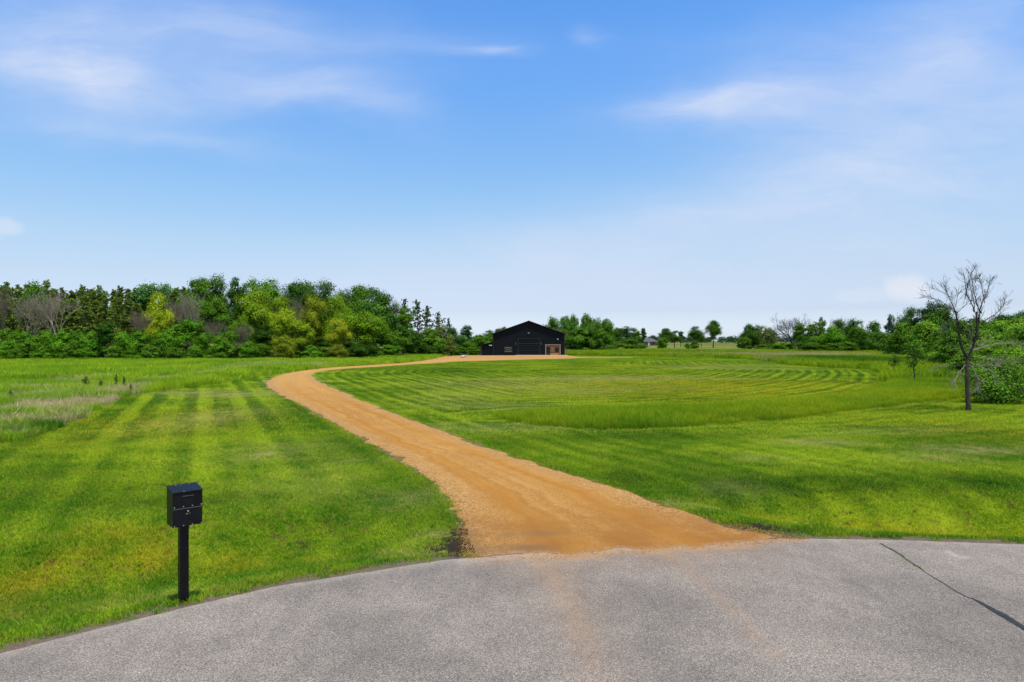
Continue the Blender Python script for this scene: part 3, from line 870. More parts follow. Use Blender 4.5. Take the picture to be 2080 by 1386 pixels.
# lamps on the wall
for cx_ in (-2.87, 2.78):
    mb = MB(); mb.box(cx_ - 0.06, cx_ + 0.06, -0.20, -0.03, 2.36, 2.80); mb.box(cx_ - 0.09, cx_ + 0.09, -0.24, -0.03, 2.80, 2.86)
    mb.build('wall_lamp', plain('lamp_grey', (0.10, 0.11, 0.12), 0.4), barn, 0.01)
mb = MB(); mb.box(-0.20, 0.20, -0.20, -0.03, 4.83, 5.02); mb.disc((0, -0.2, 4.92), 0.07, 0.10)
mb.build('gable_lamp', plain('lamp_silver', (0.25, 0.27, 0.28), 0.35), barn, 0.02)
mb = MB(); mb.box(6.30, 6.46, -0.18, -0.03, 3.48, 3.72); mb.disc((6.38, -0.18, 3.55), 0.09, 0.12)
mb.build('security_lamp', M_white, barn, 0.02)
# window, its reflections put in as pale painted strips on the glass
mb = MB(); mb.box(-5.28, -3.68, -0.035, -0.028, 0.74, 1.88)
wn_ = mb.build('window', M_glass, barn)
mb = MB(); mb.box(-5.36, -5.283, -0.06, -0.028, 0.66, 1.96); mb.box(-3.677, -3.60, -0.06, -0.028, 0.66, 1.96); mb.box(-5.28, -3.68, -0.06, -0.028, 1.884, 1.96); mb.box(-5.28, -3.68, -0.06, -0.028, 0.66, 0.737)
mb.build('frame', M_dark, wn_)
mb = MB(); mb.box(-5.24, -4.15, -0.05, -0.038, 1.66, 1.80); mb.box(-4.1, -3.72, -0.05, -0.038, 1.74, 1.83)
mb.poly([(-5.24, -0.05, 1.42), (-4.9, -0.05, 1.26), (-4.4, -0.05, 1.24), (-3.74, -0.05, 1.50), (-3.74, -0.05, 1.56), (-4.4, -0.05, 1.33), (-4.9, -0.05, 1.34), (-5.24, -0.05, 1.50)], [tuple(range(8))])
mb.box(-5.24, -3.72, -0.05, -0.038, 0.86, 0.99)
mb.build('reflection_strips', M_pale, wn_)
# timber framed entry
EX0, EX1 = 3.62, 6.96
mb = MB(); mb.box(EX0 - 0.06, EX1 + 0.06, -0.55, -0.06, 2.24, 2.44)
en = mb.build('entry_beam', M_post, barn, 0.01)
for (a, b) in ((EX0, EX0 + 0.2), (EX1 - 0.2, EX1)):
    mb = MB(); mb.box(a, b, -0.50, -0.28, 0.0, 2.237)
    mb.build('post', M_post, en, 0.01)
mb = MB(); mb.box(EX0 + 0.203, EX1 - 0.203, -0.09, -0.03, 1.92, 2.06)
mb.build('header_board', M_post, en)
mb = MB(); mb.box(3.98, 4.68, -0.10, -0.03, 0.05, 1.90)
dr = mb.build('door', M_dark, en)
mb = MB(); mb.box(4.60, 4.64, -0.15, -0.103, 0.92, 1.05)
mb.build('handle', M_seam, dr)
mb = MB(); mb.box(4.72, EX1 - 0.24, -0.12, -0.03, 0.05, 1.90)
wp = mb.build('wood_panel', M_wood, en)
mb = MB(); mb.box(5.72, 6.60, -0.135, -0.123, 0.82, 1.78)
mb.build('pane', M_glass, wp)
mb = MB(); mb.box(4.72, EX1 - 0.24, -0.17, -0.123, 0.66, 0.76)
mb.build('rail', M_dark, wp)
mb = MB(); mb.box(4.86, 4.93, -0.15, -0.123, 1.15, 1.55)
mb.build('handle', M_dark, wp)
mb = MB(); mb.box(-2.9, 8.4, -3.2, -0.12, 0.0, 0.11)
mb.build('slab', M_concrete, barn, 0.01)

# small things round the barn
def rock(name, u, v, w, h, seed, label):
    gx, gy = G(u, v)
    th = np.linspace(0, np.pi, 9)
    ph = np.linspace(0, 2 * np.pi, 14, endpoint=False)
    Tt, Pp = np.meshgrid(th, ph, indexing='ij')
    n = 1 + 0.45 * (vnoise(Pp * 1.3 + Tt, Tt * 2.1, 1.0, seed) - 0.5)
    V = np.stack([w / 2 * n * np.sin(Tt) * np.cos(Pp), w / 2.6 * n * np.sin(Tt) * np.sin(Pp), h / 2 * n * np.cos(Tt) + h * 0.35], -1).reshape(-1, 3)
    i, j = np.meshgrid(np.arange(8), np.arange(14), indexing='ij')
    q = np.stack([i * 14 + j, (i + 1) * 14 + j, (i + 1) * 14 + (j + 1) % 14, i * 14 + (j + 1) % 14], -1).reshape(-1, 4)
    o = link(name, np_mesh(name, V, [q], M_rock, None, True), None, (gx, gy, 0.05))
    return tag(o, label, 'rock')
rock('boulder', 940, 727.0, 0.85, 0.55, 3, 'largest white boulder at the edge of the gravel yard before the barn')
rock('boulder', 946, 725.2, 0.65, 0.42, 6, 'smaller white boulder just behind the largest one in the gravel yard')
rock('boulder', 911, 722.6, 0.5, 0.45, 9, 'lone white boulder by the shrubs where the gravel yard begins')
def stake(u, v, h, label, w=0.16):
    gx, gy = G(u, v)
    e = empty('utility_marker', (gx, gy, 0))
    mb = MB(); mb.box(-w / 2, w / 2, -w / 2, w / 2, 0, h); mb.build('post', M_white, e, 0.02)
    mb = MB(); mb.box(-w * 0.6, w * 0.6, -w * 0.6, w * 0.6, h + 0.002, h + 0.07); mb.build('cap', M_white, e, 0.02)
    tag(e, label, 'marker')
stake(1174, 720.5, 0.75, 'white utility marker standing in grass just beyond the cedar entry side of the barn', 0.22)
stake(1270, 716.0, 0.55, 'small white marker in the tall grass before the dense shrub', 0.22)
gx, gy = G(1154, 717.5)
e = empty('condenser_unit', (gx, gy, 0))
mb = MB(); mb.box(-0.75, 0.75, -0.5, 0.5, 0.06, 1.0); mb.build('casing', plain('casing_grey', (0.10, 0.11, 0.11), 0.5), e, 0.03)
mb = MB(); mb.disc((0, 0, 1.003), 0.42, 0.04, 'z'); mb.build('fan_cover', M_seam, e)
mb = MB(); mb.box(-0.85, 0.85, -0.6, 0.6, 0, 0.057); mb.build('pad', M_concrete, e)
tag(e, 'dark grey outdoor condenser unit on its pad beside the barn', 'condenser')

# the far house
gx, gy = (1318 - CU) / F * 420, 420
e = empty('house', (gx, gy, 0.0))
mb = MB(); mb.box(-5.6, 5.6, 0, 9, 0, 2.6); mb.build('wall', M_hwall, e)
mb = MB()
mb.poly([(-6.3, -0.6, 2.6), (6.3, -0.6, 2.6), (6.3, 9.6, 2.6), (-6.3, 9.6, 2.6), (-2.2, 4.5, 5.0), (2.2, 4.5, 5.0)], [(0, 1, 5, 4), (1, 2, 5), (2, 3, 4, 5), (3, 0, 4), (0, 3, 2, 1)])
rf = mb.build('roof', M_hroof, e)
mb = MB(); mb.box(1.0, 1.7, 3.2, 3.9, 4.3, 5.7); mb.build('chimney', M_hwall, rf)
for cx_ in (-3.5, 2.8):
    mb = MB(); mb.box(cx_ - 0.8, cx_ + 0.8, -0.06, -0.01, 0.9, 2.1); mb.build('window', M_glass, e)
mb = MB(); mb.box(-0.5, 0.5, -0.06, -0.01, 0, 2.1); mb.build('door', M_white, e)
tag(e, 'low grey hipped-roof house far off between the tree rows', 'house')

# ------------------------------------------------------------------ the parcel mailbox by the road
mx, my = -4.11, 8.575
mz = float(ground_h(np.array([mx]), np.array([my]))[0])
ALPHA = R(41)
mail = empty('mailbox', (mx, my, mz), ALPHA)
tag(mail, 'black locking steel mailbox with slanted lid on a square post by the road', 'mailbox')
mb = MB(); mb.box(-0.052, 0.052, 0.012, 0.116, -0.3, 0.992)
post = mb.build('post', M_box, mail, 0.006)
mb = MB(); mb.box(-0.115, 0.115, -0.05, 0.18, 0.993, 0.999); mb.build('mount_plate', M_box, post)
bw, bd0, bd1, bz0, bz1, bz2 = 0.172, -0.125, 0.150, 1.0, 1.425, 1.468
mb = MB()
mb.poly([(-bw, bd0, bz0), (bw, bd0, bz0), (bw, bd1, bz0), (-bw, bd1, bz0), (-bw, bd0, bz1), (bw, bd0, bz1), (bw, bd1, bz2), (-bw, bd1, bz2)],
        [(0, 3, 2, 1), (4, 5, 6, 7), (0, 1, 5, 4), (1, 2, 6, 5), (2, 3, 7, 6), (3, 0, 4, 7)])
body = mb.build('body', M_box, mail, 0.004)
ts_ = (bz2 - bz1) / (bd1 - bd0)
mb = MB()
a0, a1 = bd0 - 0.018, bd1 + 0.004
za, zb = bz1 + (a0 - bd0) * ts_ + 0.002, bz1 + (a1 - bd0) * ts_ + 0.002
W_ = bw + 0.006
mb.poly([(-W_, a0, za), (W_, a0, za), (W_, a1, zb), (-W_, a1, zb), (-W_, a0, za + 0.007), (W_, a0, za + 0.007), (W_, a1, zb + 0.007), (-W_, a1, zb + 0.007)],
        [(0, 3, 2, 1), (4, 5, 6, 7), (0, 1, 5, 4), (1, 2, 6, 5), (2, 3, 7, 6), (3, 0, 4, 7)])
lid = mb.build('lid', M_box, mail, 0.002)
def lidz(yy): return bz1 + (yy - bd0) * ts_ + 0.009
for (sx, sy) in ((-0.075, 0.115), (0.085, 0.115), (-0.045, -0.13), (-0.02, 0.10)):
    mb = MB(); mb.disc((sx, sy, lidz(sy)), 0.0075 if sx != -0.02 else 0.004, 0.003, 'z'); mb.build('screw', M_screw, lid)
ZS = 1.222
mb = MB(); mb.box(-bw + 0.004, bw - 0.004, bd0 - 0.006, bd0 - 0.0006, ZS + 0.010, bz1 - 0.006); up = mb.build('drop_door', M_box, mail, 0.0015)
mb = MB(); mb.box(-bw + 0.004, bw - 0.004, bd0 - 0.008, bd0 - 0.0006, bz0 + 0.006, ZS - 0.006); lo = mb.build('locked_door', M_box, mail, 0.0015)
mb = MB(); mb.box(-bw + 0.001, bw - 0.001, bd0 - 0.011, bd0 - 0.0006, ZS - 0.004, ZS + 0.006); mb.build('seam_lip', M_seam, mail)
mb = MB(); mb.box(-0.066, 0.066, bd0 - 0.016, bd0 - 0.0068, 1.372, 1.379); mb.build('pull_lip', M_seam, up)
mb = MB(); mb.box(-0.069, 0.069, bd0 - 0.0105, bd0 - 0.0066, 1.258, 1.352); mb.build('raised_panel', M_box, up, 0.002)
for k in range(4):
    sx = -bw + 0.016 + k * (2 * bw - 0.032) / 3
    mb = MB(); mb.disc((sx, bd0 - 0.0065, ZS + 0.026), 0.0062, 0.003); mb.build('screw', M_screw, up)
    mb = MB(); mb.disc((sx, bd0 - 0.0085, bz0 + 0.014), 0.0062, 0.003); mb.build('screw', M_screw, lo)
mb = MB(); mb.disc((0.0, bd0 - 0.0085, ZS - 0.035), 0.0095, 0.006); mb.build('lock', M_screw, lo)
# worn, hardly legible marking under the lock: raised strokes
mb = MB()
SEG = {'4': 'bcfg', '6': 'acdefg', '1': 'bc', '7': 'abc'}
for k, ch in enumerate('4617'):
    x0, z0, w_, h_, t_ = -0.027 + k * 0.0138, ZS - 0.078, 0.0105, 0.019, 0.0034
    boxes = {'a': (0, w_, h_ - t_, h_), 'd': (0, w_, 0, t_), 'g': (0, w_, h_ / 2 - t_ / 2, h_ / 2 + t_ / 2), 'b': (w_ - t_, w_, h_ / 2 + t_ / 2, h_ - t_), 'c': (w_ - t_, w_, t_, h_ / 2 - t_ / 2), 'f': (0, t_, h_ / 2 + t_ / 2, h_ - t_), 'e': (0, t_, t_, h_ / 2 - t_ / 2)}
    for s_ in SEG[ch]:
        b_ = boxes[s_]
        mb.box(x0 + b_[0], x0 + b_[1], bd0 - 0.0098, bd0 - 0.0083, z0 + b_[2], z0 + b_[3])
mb.build('worn_marking', M_post, lo)


# ------------------------------------------------------------------ trees
def rnd_dirs(n):
    v = rng.normal(size=(n, 3))
    return v / np.linalg.norm(v, axis=1, keepdims=True)


def leaf_quads(C, N, size, aspect=0.55, rand=0.8, T0=None):
    """diamond shaped leaves at C, facing roughly along N"""
    n = len(C)
    Nn = N + rand * rnd_dirs(n)
    Nn /= np.linalg.norm(Nn, axis=1, keepdims=True) + 1e-9
    T = rnd_dirs(n) if T0 is None else T0 + 0.35 * rnd_dirs(n)
    T -= Nn * np.sum(T * Nn, 1, keepdims=True)
    T /= np.linalg.norm(T, axis=1, keepdims=True) + 1e-9
    B = np.cross(Nn, T)
    s = (size * rng.uniform(0.6, 1.25, n))[:, None]
    V = np.stack([C - T * s, C + B * s * aspect + Nn * s * 0.12, C + T * s, C - B * s * aspect + Nn * s * 0.12], 1).reshape(-1, 3)
    q = np.arange(4 * n).reshape(n, 4)
    return V, q


def curve(a, b, sag=0.15, n=6, wob=0.05):
    a, b = np.asarray(a, float), np.asarray(b, float)
    t = np.linspace(0, 1, n)[:, None]
    L = np.linalg.norm(b - a)
    P = a + (b - a) * t
    P[:, 2] += np.sin(t[:, 0] * np.pi) * sag * L
    P[1:-1] += rng.normal(size=(n - 2, 3)) * wob * L * 0.5
    return P


def proto_broad(H, Wd, zc=0.60, zr=0.42, lobes=18, clumps=22, leaves=26, size=0.16, lobe_r=(0.17, 0.27), up=0.35, aspect=0.55, stems=1, droop=0.0, clump_r=0.34, taper=0.0, hemi=-0.35):
    """a rounded broadleaf tree: trunk and limbs reaching into lobes of leaf clumps"""
    paths = []
    Cs, Ns = [], []
    tips = []
    for k in range(lobes):
        d = rnd_dirs(1)[0]
        rad = rng.uniform(0.45, 0.80) if k > lobes // 4 else rng.uniform(0.1, 0.5)
        c = np.array([d[0] * Wd / 2 * rad, d[1] * Wd / 2 * rad, zc * H + d[2] * zr * H * rad])
        if taper: c[:2] *= 1 - taper * (c[2] / H)
        r = rng.uniform(*lobe_r) * Wd
        tips.append((c, r))
    tips.append((np.array([0, 0, (zc + zr * 0.72) * H]), 0.2 * Wd))
    for (c, r) in tips:
        dd = rnd_dirs(clumps * 2)
        dd = dd[dd[:, 2] > hemi][:clumps]
        cc = c + dd * r * rng.uniform(0.75, 1.05, (len(dd), 1)) * np.array([1, 1, 0.85])
        for q_, o_ in zip(cc, dd):
            off = rng.normal(size=(leaves, 3)) * clump_r * r * np.array([1, 1, 0.75])
            P = q_ + off
            if droop: P[:, 2] -= droop * r * rng.uniform(0, 1, leaves) ** 2
            Cs.append(P)
            Ns.append(np.repeat((o_ * 1.0 + np.array([0, 0, up]))[None], leaves, 0) + off / (r + 1e-6) * 0.7)
    C, N = np.concatenate(Cs), np.concatenate(Ns)
    ok = C[:, 2] > 0.05
    C, N = C[ok], N[ok]
    T0 = np.repeat(np.array([[0, 0, -1.0]]), len(C), 0) if droop else None
    V, q = leaf_quads(C, N, size, aspect, 0.6, T0)
    crown = np_mesh('crown', V, [q], M_leaf)
    top = (zc + zr * 0.3) * H
    r0 = 0.022 * H
    bases = []
    for s in range(stems):
        ang = 2 * np.pi * s / max(1, stems) + rng.uniform(0, 1)
        sp = 0 if stems == 1 else 0.10 * Wd
        P = curve((sp * 0.3 * math.cos(ang), sp * 0.3 * math.sin(ang), -0.2), (sp * 2.2 * math.cos(ang), sp * 2.2 * math.sin(ang), top), 0.0, 9, 0.025)
        paths.append((P, np.linspace(r0 / (1 if stems == 1 else 1.7), r0 * 0.25, 9) * np.where(np.arange(9) == 0, 1.25, 1)))
        bases.append(P)
    for k, (c, r) in enumerate(tips):
        B = bases[k % len(bases)]
        h0 = np.clip(c[2] - np.hypot(c[0], c[1]) * 0.8, 0.2 * H if stems == 1 else 0.05 * H, top * 0.95)
        a = B[np.argmin(abs(B[:, 2] - h0))]
        paths.append((curve(a, c + np.array([0, 0, 0.1 * r]), -0.06, 6, 0.06), np.linspace(r0 * 0.45, r0 * 0.10, 6)))
        for m_ in range(3):
            paths.append((curve(a + (c - a) * 0.7, c + rnd_dirs(1)[0] * r * 0.9, 0, 4, 0.05), np.linspace(r0 * 0.16, r0 * 0.04, 4)))
    Vt, qt = tubes(paths, 6)
    return np_mesh('trunk', Vt, qt, M_bark, None, True), crown


def proto_pine(H, Wd, z0=0.25, dens=1.0, size=0.22, gap=0.35, ragged=0.25, tp=1.35):
    """a pine: straight stem, whorled branches carrying tufts of needles"""
    paths = [(curve((0, 0, -0.2), (rng.normal() * 0.1, rng.normal() * 0.1, H * 0.99), 0, 10, 0.006), np.linspace(0.016 * H, 0.012, 10))]
    Cs, Ns, Ts = [], [], []
    z = z0 * H
    while z < H * 0.985:
        f = (z - z0 * H) / (H - z0 * H)
        L = Wd / 2 * (0.6 + 0.4 * min(1, f * 4)) * (1 - f ** tp) * (0.8 + 0.35 * math.sin(f * 23 + H)) + 0.10
        nb = int(rng.integers(4, 7) * dens + 0.5)
        a0 = rng.uniform(0, 6.28)
        for b in range(nb):
            if rng.uniform() < 0.10: continue
            a = a0 + 2 * np.pi * b / nb + rng.normal() * 0.25
            Lb = L * rng.uniform(1 - ragged * 2, 1.05 + ragged * 0.4)
            rise = (0.10 + 0.55 * f) * Lb
            e = np.array([math.cos(a) * Lb, math.sin(a) * Lb, z + rise])
            jz = rng.uniform(-0.9, 0.9) * gap
            e[2] = min(H, e[2] + jz)
            P = curve((0, 0, min(H * 0.99, z + jz)), e, -0.05, 5, 0.03)
            paths.append((P, np.linspace(0.004 * H * (1.1 - f * 0.6), 0.008, 5)))
            nt_ = max(2, int(Lb / 0.34))
            for t in np.linspace(0.35, 1.0, nt_):
                c = P[0] + (e - P[0]) * t + rng.normal(size=3) * 0.16
                m_ = 16
                dirs = rnd_dirs(m_) * np.array([1, 1, 0.8]) + np.array([math.cos(a) * 0.5, math.sin(a) * 0.5, 0.75])
                dirs /= np.linalg.norm(dirs, axis=1, keepdims=True)
                Cs.append(c + dirs * size * 0.75)
                Ts.append(dirs)
                Ns.append(np.cross(dirs, rnd_dirs(m_)) + np.array([0, 0, 0.5]))
        z += gap * rng.uniform(0.8, 1.2) * (1 - 0.35 * f)
    C, N, T = np.concatenate(Cs), np.concatenate(Ns), np.concatenate(Ts)
    V, q = leaf_quads(C, N, size, 0.34, 0.35, T)
    Vt, qt = tubes(paths, 5)
    return np_mesh('trunk', Vt, qt, M_bark, None, True), np_mesh('crown', V, [q], M_leaf)


def grow(paths, p, d, L, r, depth, spread=0.5, up=0.12, shrink=(0.62, 0.82), seg=4, kids=(2, 4), rmin=0.006, gnarl=0.16):
    P = [p]
    dd = d.copy()
    for k in range(seg):
        dd = dd + rng.normal(size=3) * gnarl + np.array([0, 0, up])
        dd /= np.linalg.norm(dd)
        P.append(P[-1] + dd * L / seg)
    P = np.array(P)
    r1 = max(rmin, r * 0.55)
    paths.append((P, np.linspace(r, r1, len(P))))
    if depth <= 0: return
    n = int(rng.integers(*kids)) + 1
    for k in range(n):
        t = 1.0 if k == 0 else rng.uniform(0.35, 1.0)
        idx = min(len(P) - 1, int(round(t * seg)))
        ax = rnd_dirs(1)[0]
        ax -= dd * np.dot(ax, dd)
        ax /= np.linalg.norm(ax) + 1e-9
        s = spread * rng.uniform(0.5, 1.25) * (0.5 if k == 0 else 1)
        nd = dd * math.cos(s) + ax * math.sin(s)
        grow(paths, P[idx], nd, L * rng.uniform(*shrink), max(rmin, (r + r1) / 2 * (0.85 if k == 0 else 0.6)), depth - 1, spread, up, shrink, seg, kids, rmin, gnarl)


def proto_bare(H, forks=3, depth=5, spread=0.5, low=0.28, r0=0.02, up=0.10, rmin=0.012):
    paths = []
    tr = curve((0, 0, -0.2), (rng.normal() * 0.03 * H, rng.normal() * 0.03 * H, low * H), 0, 6, 0.03)
    paths.append((tr, np.linspace(r0 * H * 1.1, r0 * H * 0.8, 6)))
    for k in range(forks):
        a = 2 * np.pi * k / forks + rng.uniform(0, 1)
        t = rng.uniform(0.2, 0.55)
        d = np.array([math.cos(a) * math.sin(t), math.sin(a) * math.sin(t), math.cos(t)])
        grow(paths, tr[-1] - np.array([0, 0, rng.uniform(0, 0.25) * low * H]), d, H * 0.26, r0 * H * 0.5, depth, spread, up, (0.66, 0.86), 4, (2, 3), rmin)
    Z = max(P[:, 2].max() for P, r in paths)
    k = H / Z
    paths = [(P * np.array([1, 1, k]), r) for P, r in paths]
    Vt, qt = tubes(paths, 4)
    wid = np.percentile(np.abs(Vt[:, 0]), 98) * 2
    return np_mesh('trunk', Vt, qt, M_bark, None, True), None, wid


PROTO = {}
def add_proto(kind, H, Wd, tc):
    PROTO.setdefault(kind, []).append((H, Wd, tc))

for k in range(4): add_proto('broad', 12.0, 7.5, proto_broad(12.0, 7.5, lobes=34 + k, clumps=15, leaves=26, size=0.17, clump_r=0.26, lobe_r=(0.07, 0.25)))
for k in range(3): add_proto('poplar', 12.0, 6.5, proto_broad(12.0, 6.5, zc=0.62, zr=0.42, lobes=22, clumps=18, leaves=20, size=0.19, lobe_r=(0.10, 0.2), up=0.25, hemi=-0.7, clump_r=0.26))
for k in range(3): add_proto('willow', 10.0, 7.0, proto_broad(10.0, 7.0, zc=0.55, zr=0.50, lobes=17, clumps=30, leaves=34, size=0.15, lobe_r=(0.14, 0.24), up=0.9, aspect=0.40, droop=0.5, hemi=-0.05, stems=3, clump_r=0.24))
for k in range(4): add_proto('shrub', 6.0, 5.0, proto_broad(6.0, 5.0, zc=0.48, zr=0.52, lobes=30, clumps=15, leaves=24, size=0.14, lobe_r=(0.08, 0.25), stems=4, up=0.3, hemi=-0.5, clump_r=0.24))
PROTO['bushy'] = PROTO['shrub']
for k in range(3): add_proto('upright', 11.0, 4.6, proto_broad(11.0, 4.6, zc=0.58, zr=0.46, lobes=20, clumps=18, leaves=24, size=0.16, lobe_r=(0.16, 0.27), hemi=-0.6, clump_r=0.22))
for k in range(4): add_proto('pine', 13.0, 4.6, proto_pine(13.0, 4.6, 0.16, 1.0, 0.19, 0.36, 0.3))
for k in range(2): add_proto('openpine', 13.0, 4.8, proto_pine(13.0, 5.2, 0.36, 0.8, 0.22, 0.48, 0.4, 2.4))
for k in range(3):
    t_, c_, w_ = proto_bare(11.0, 4, 5, 0.40, 0.30, 0.019, 0.17, 0.008)
    add_proto('bare', 11.0, w_, (t_, c_))
t_, c_, w_ = proto_bare(9.0, 5, 5, 0.60, 0.18, 0.03, 0.03)
add_proto('gnarled', 9.0, w_, (t_, c_))
add_proto('sparse', 4.0, 2.2, proto_broad(4.0, 2.2, zc=0.62, zr=0.36, lobes=10, clumps=7, leaves=7, size=0.11, lobe_r=(0.15, 0.25), clump_r=0.5, hemi=-0.8))

NAME = {'broad': 'broadleaf_tree', 'poplar': 'poplar_tree', 'willow': 'willow_tree', 'shrub': 'shrub', 'upright': 'broadleaf_tree', 'pine': 'pine_tree', 'openpine': 'pine_tree', 'bare': 'bare_tree', 'gnarled': 'bare_tree', 'sparse': 'sapling', 'bushy': 'broadleaf_tree'}
DG, MG, BG, YG, OP, GG, LG, OG = (.048, .118, .011), (.090, .195, .013), (.098, .235, .011), (.225, .275, .016), (.215, .280, .052), (.070, .150, .030), (.150, .285, .018), (.125, .165, .028)
BARK, GREY = (0.10, 0.085, 0.07), (0.21, 0.165, 0.115)
count = {}
def tree(kind, u, vtop, wpx, Yd, tint, label, group=None, z0=0.0, bark=None, cat=None):
    """a tree standing Yd metres out whose crown top and width were read off the photo"""
    ps = PROTO[kind]
    k = count.get(kind, 0)
    count[kind] = k + 1
    H0, W0, (tm, cm) = ps[k % len(ps)]
    X_, H_, W_ = (u - CU) / F * Yd, CH + (HZ - vtop) / F * Yd - z0, wpx * Yd / F
    e = empty(NAME[kind], (X_, Yd, z0), rng.uniform(0, 6.28))
    jit = rng.uniform(0.93, 1.07)
    e.scale = (W_ / W0 * jit, W_ / W0 / jit, H_ / H0)
    o = link('trunk', tm, e)
    o.color = (*(bark or (GREY if kind in ('bare', 'gnarled') else BARK)), 1)
    if cm is not None:
        o = link('crown', cm, e)
        j = rng.uniform(0.72, 1.22) if 'pine' in kind else rng.uniform(0.85, 1.15)
        o.color = (*(min(1, c_ * j) for c_ in tint), 1)
    tag(e, label, cat or ('shrub' if kind == 'shrub' else 'tree'), group)
    return e

GW, GP, GU = 'trees of the wood beyond the meadow', 'pines of the wood beyond the meadow', 'young growth along the foot of the wood'
# back rank of pines
PL = 'dark olive pine packed in the pine stand behind the two pale bare trees'
PL2 = 'dark olive pine in the second rank of the pine stand, only its spire showing'
for u, vt in [(-70, 588), (-30, 584), (2, 581), (18, 580), (36, 584), (58, 590), (92, 579), (108, 582), (128, 585), (148, 590), (165, 586), (186, 590), (205, 584), (228, 589), (246, 592), (265, 596), (284, 592), (352, 590), (374, 594)]:
    tree('pine', u + rng.normal() * 3, vt - 2 + rng.normal() * 4, 58 + rng.normal() * 8, 128 + rng.normal() * 3, OP, PL2, 'spires of the pine stand behind')
for u in range(-80, 400, 17):
    tree('pine', u + rng.normal() * 4, 591 + rng.normal() * 6, 56, 136 + rng.normal() * 3, OP, 'olive pine at the very back of the pine stand, seen only between nearer spires', 'back rank of the pine stand')
for u, vt in [(-90, 600), (-55, 604), (-20, 598), (14, 608), (40, 606), (150, 606), (172, 603), (195, 608), (216, 602), (240, 606), (262, 612), (284, 616), (100, 620), (70, 618), (340, 625), (300, 640), (128, 612), (-5, 622), (27, 630), (55, 635), (85, 628), (140, 632), (160, 628), (184, 634), (206, 630), (228, 636), (250, 640)]:
    tree('pine', u + rng.normal() * 3, vt + rng.normal() * 5, 66 + rng.normal() * 8, 116 + rng.normal() * 2, OP, PL, GP)
# tall crowns on the skyline of the wood
tree('broad', 72, 572, 66, 124, MG, 'rounded green crown rising above the pines behind the paired bare trees', GW)
tree('poplar', 300, 578, 78, 126, (.095, .210, .040), 'pale grey-green poplar crown above the pines at the wood skyline', GW)
tree('poplar', 335, 580, 50, 128, (.085, .195, .040), 'narrower pale poplar crown behind the yellow-green willow and pines', GW)
tree('broad', 402, 564, 76, 124, MG, 'first of the tall green crowns on the wood skyline right of the poplars', GW)
tree('broad', 440, 560, 62, 126, MG, 'tallest broadleaf crown on the skyline of the wood', GW)
tree('upright', 478, 561, 46, 118, DG, 'tall narrow dark tree splitting the wood skyline', GW)
tree('broad', 515, 572, 66, 128, MG, 'green crown just right of the tall narrow dark tree', GW)
tree('broad', 545, 567, 84, 126, MG, 'broad green crown above the first tall willow', GW)
tree('broad', 592, 575, 80, 130, DG, 'dark crown in the dip of the wood skyline', GW)
tree('broad', 622, 571, 84, 130, DG, 'dark green domed crown at the middle of the wood skyline', GW)
tree('broad', 664, 576, 80, 130, DG, 'dark green crown before the notch in the wood skyline', GW)
tree('broad', 700, 588, 60, 134, DG, 'lower dark crown in the notch of the wood skyline', GW)
tree('broad', 724, 579, 62, 134, MG, 'rounded green crown just after the notch in the skyline', GW)
tree('broad', 756, 583, 76, 136, DG, 'last high dark crown where the wood skyline starts to fall', GW)
tree('broad', 785, 600, 60, 138, DG, 'dark crown on the falling end of the wood skyline', GW)
tree('poplar', 745, 612, 90, 130, (.090, .205, .028), 'silvery green poplar below the falling skyline of the wood', GW)
tree('poplar', 790, 640, 70, 136, (.075, .190, .025), 'silvery green poplar low beside the olive round tree', GW)
# gap fillers of the middle storey
for (u, vt, w, Yd, t) in [(440, 600, 70, 118, MG), (405, 610, 60, 117, MG), (455, 640, 60, 112, MG), (520, 620, 70, 120, DG), (590, 640, 80, 121, DG), (650, 640, 80, 123, DG), (700, 630, 70, 128, DG), (540, 660, 60, 113, DG), (480, 620, 50, 114, DG), (610, 690, 60, 113, DG), (660, 685, 60, 118, DG), (360, 655, 60, 112, DG), (720, 690, 60, 124, DG), (760, 660, 60, 135, DG)]:
    tree('broad', u, vt, w, Yd, t, 'dark leafy tree of the middle storey between the willows of the wood', 'middle storey of the wood')
# willows
YL = (.300, .380, .014)
tree('willow', 322, 597, 66, 112, YL, 'yellow-green willow standing out before the pines and poplars', GW)
tree('willow', 324, 634, 50, 106, YL, 'small bright yellow-green willow below the taller one before the pines', GW)
tree('willow', 525, 588, 92, 116, (.190, .290, .014), 'tallest willow of the wood, soft green, right of the narrow dark tree', GW)
tree('willow', 494, 640, 46, 108, (.160, .300, .012), 'small soft green willow at the foot of the narrow dark tree', GW)
tree('willow', 566, 606, 60, 117, (.195, .290, .014), 'soft green willow crown beside the tallest willow', GW)
tree('willow', 582, 627, 78, 109, (.255, .345, .014), 'spreading yellow-green willow with dark limbs showing through', GW)
tree('willow', 578, 682, 52, 105, YG, 'low yellowish willow clump close to the meadow edge', GW)
tree('willow', 618, 662, 62, 109, (.230, .330, .014), 'yellow-green willow mound between the spreading one and the golden one', GW)
tree('willow', 634, 600, 60, 119, YG, 'golden green willow crown high in the wood', GW)
tree('willow', 682, 600, 76, 120, (.185, .295, .014), 'full green willow crown right of the golden one', GW)
tree('willow', 690, 650, 54, 112, (.290, .330, .016), 'ochre tinted willow low beside the great round willow', GW)
tree('willow', 740, 634, 92, 117, (.170, .300, .012), 'great round green willow at the corner of the wood nearest the driveway bend', GW)
tree('willow', 686, 700, 46, 109, (.19, .23, .018), 'small olive bush-like willow at the foot of the great round one', GW)
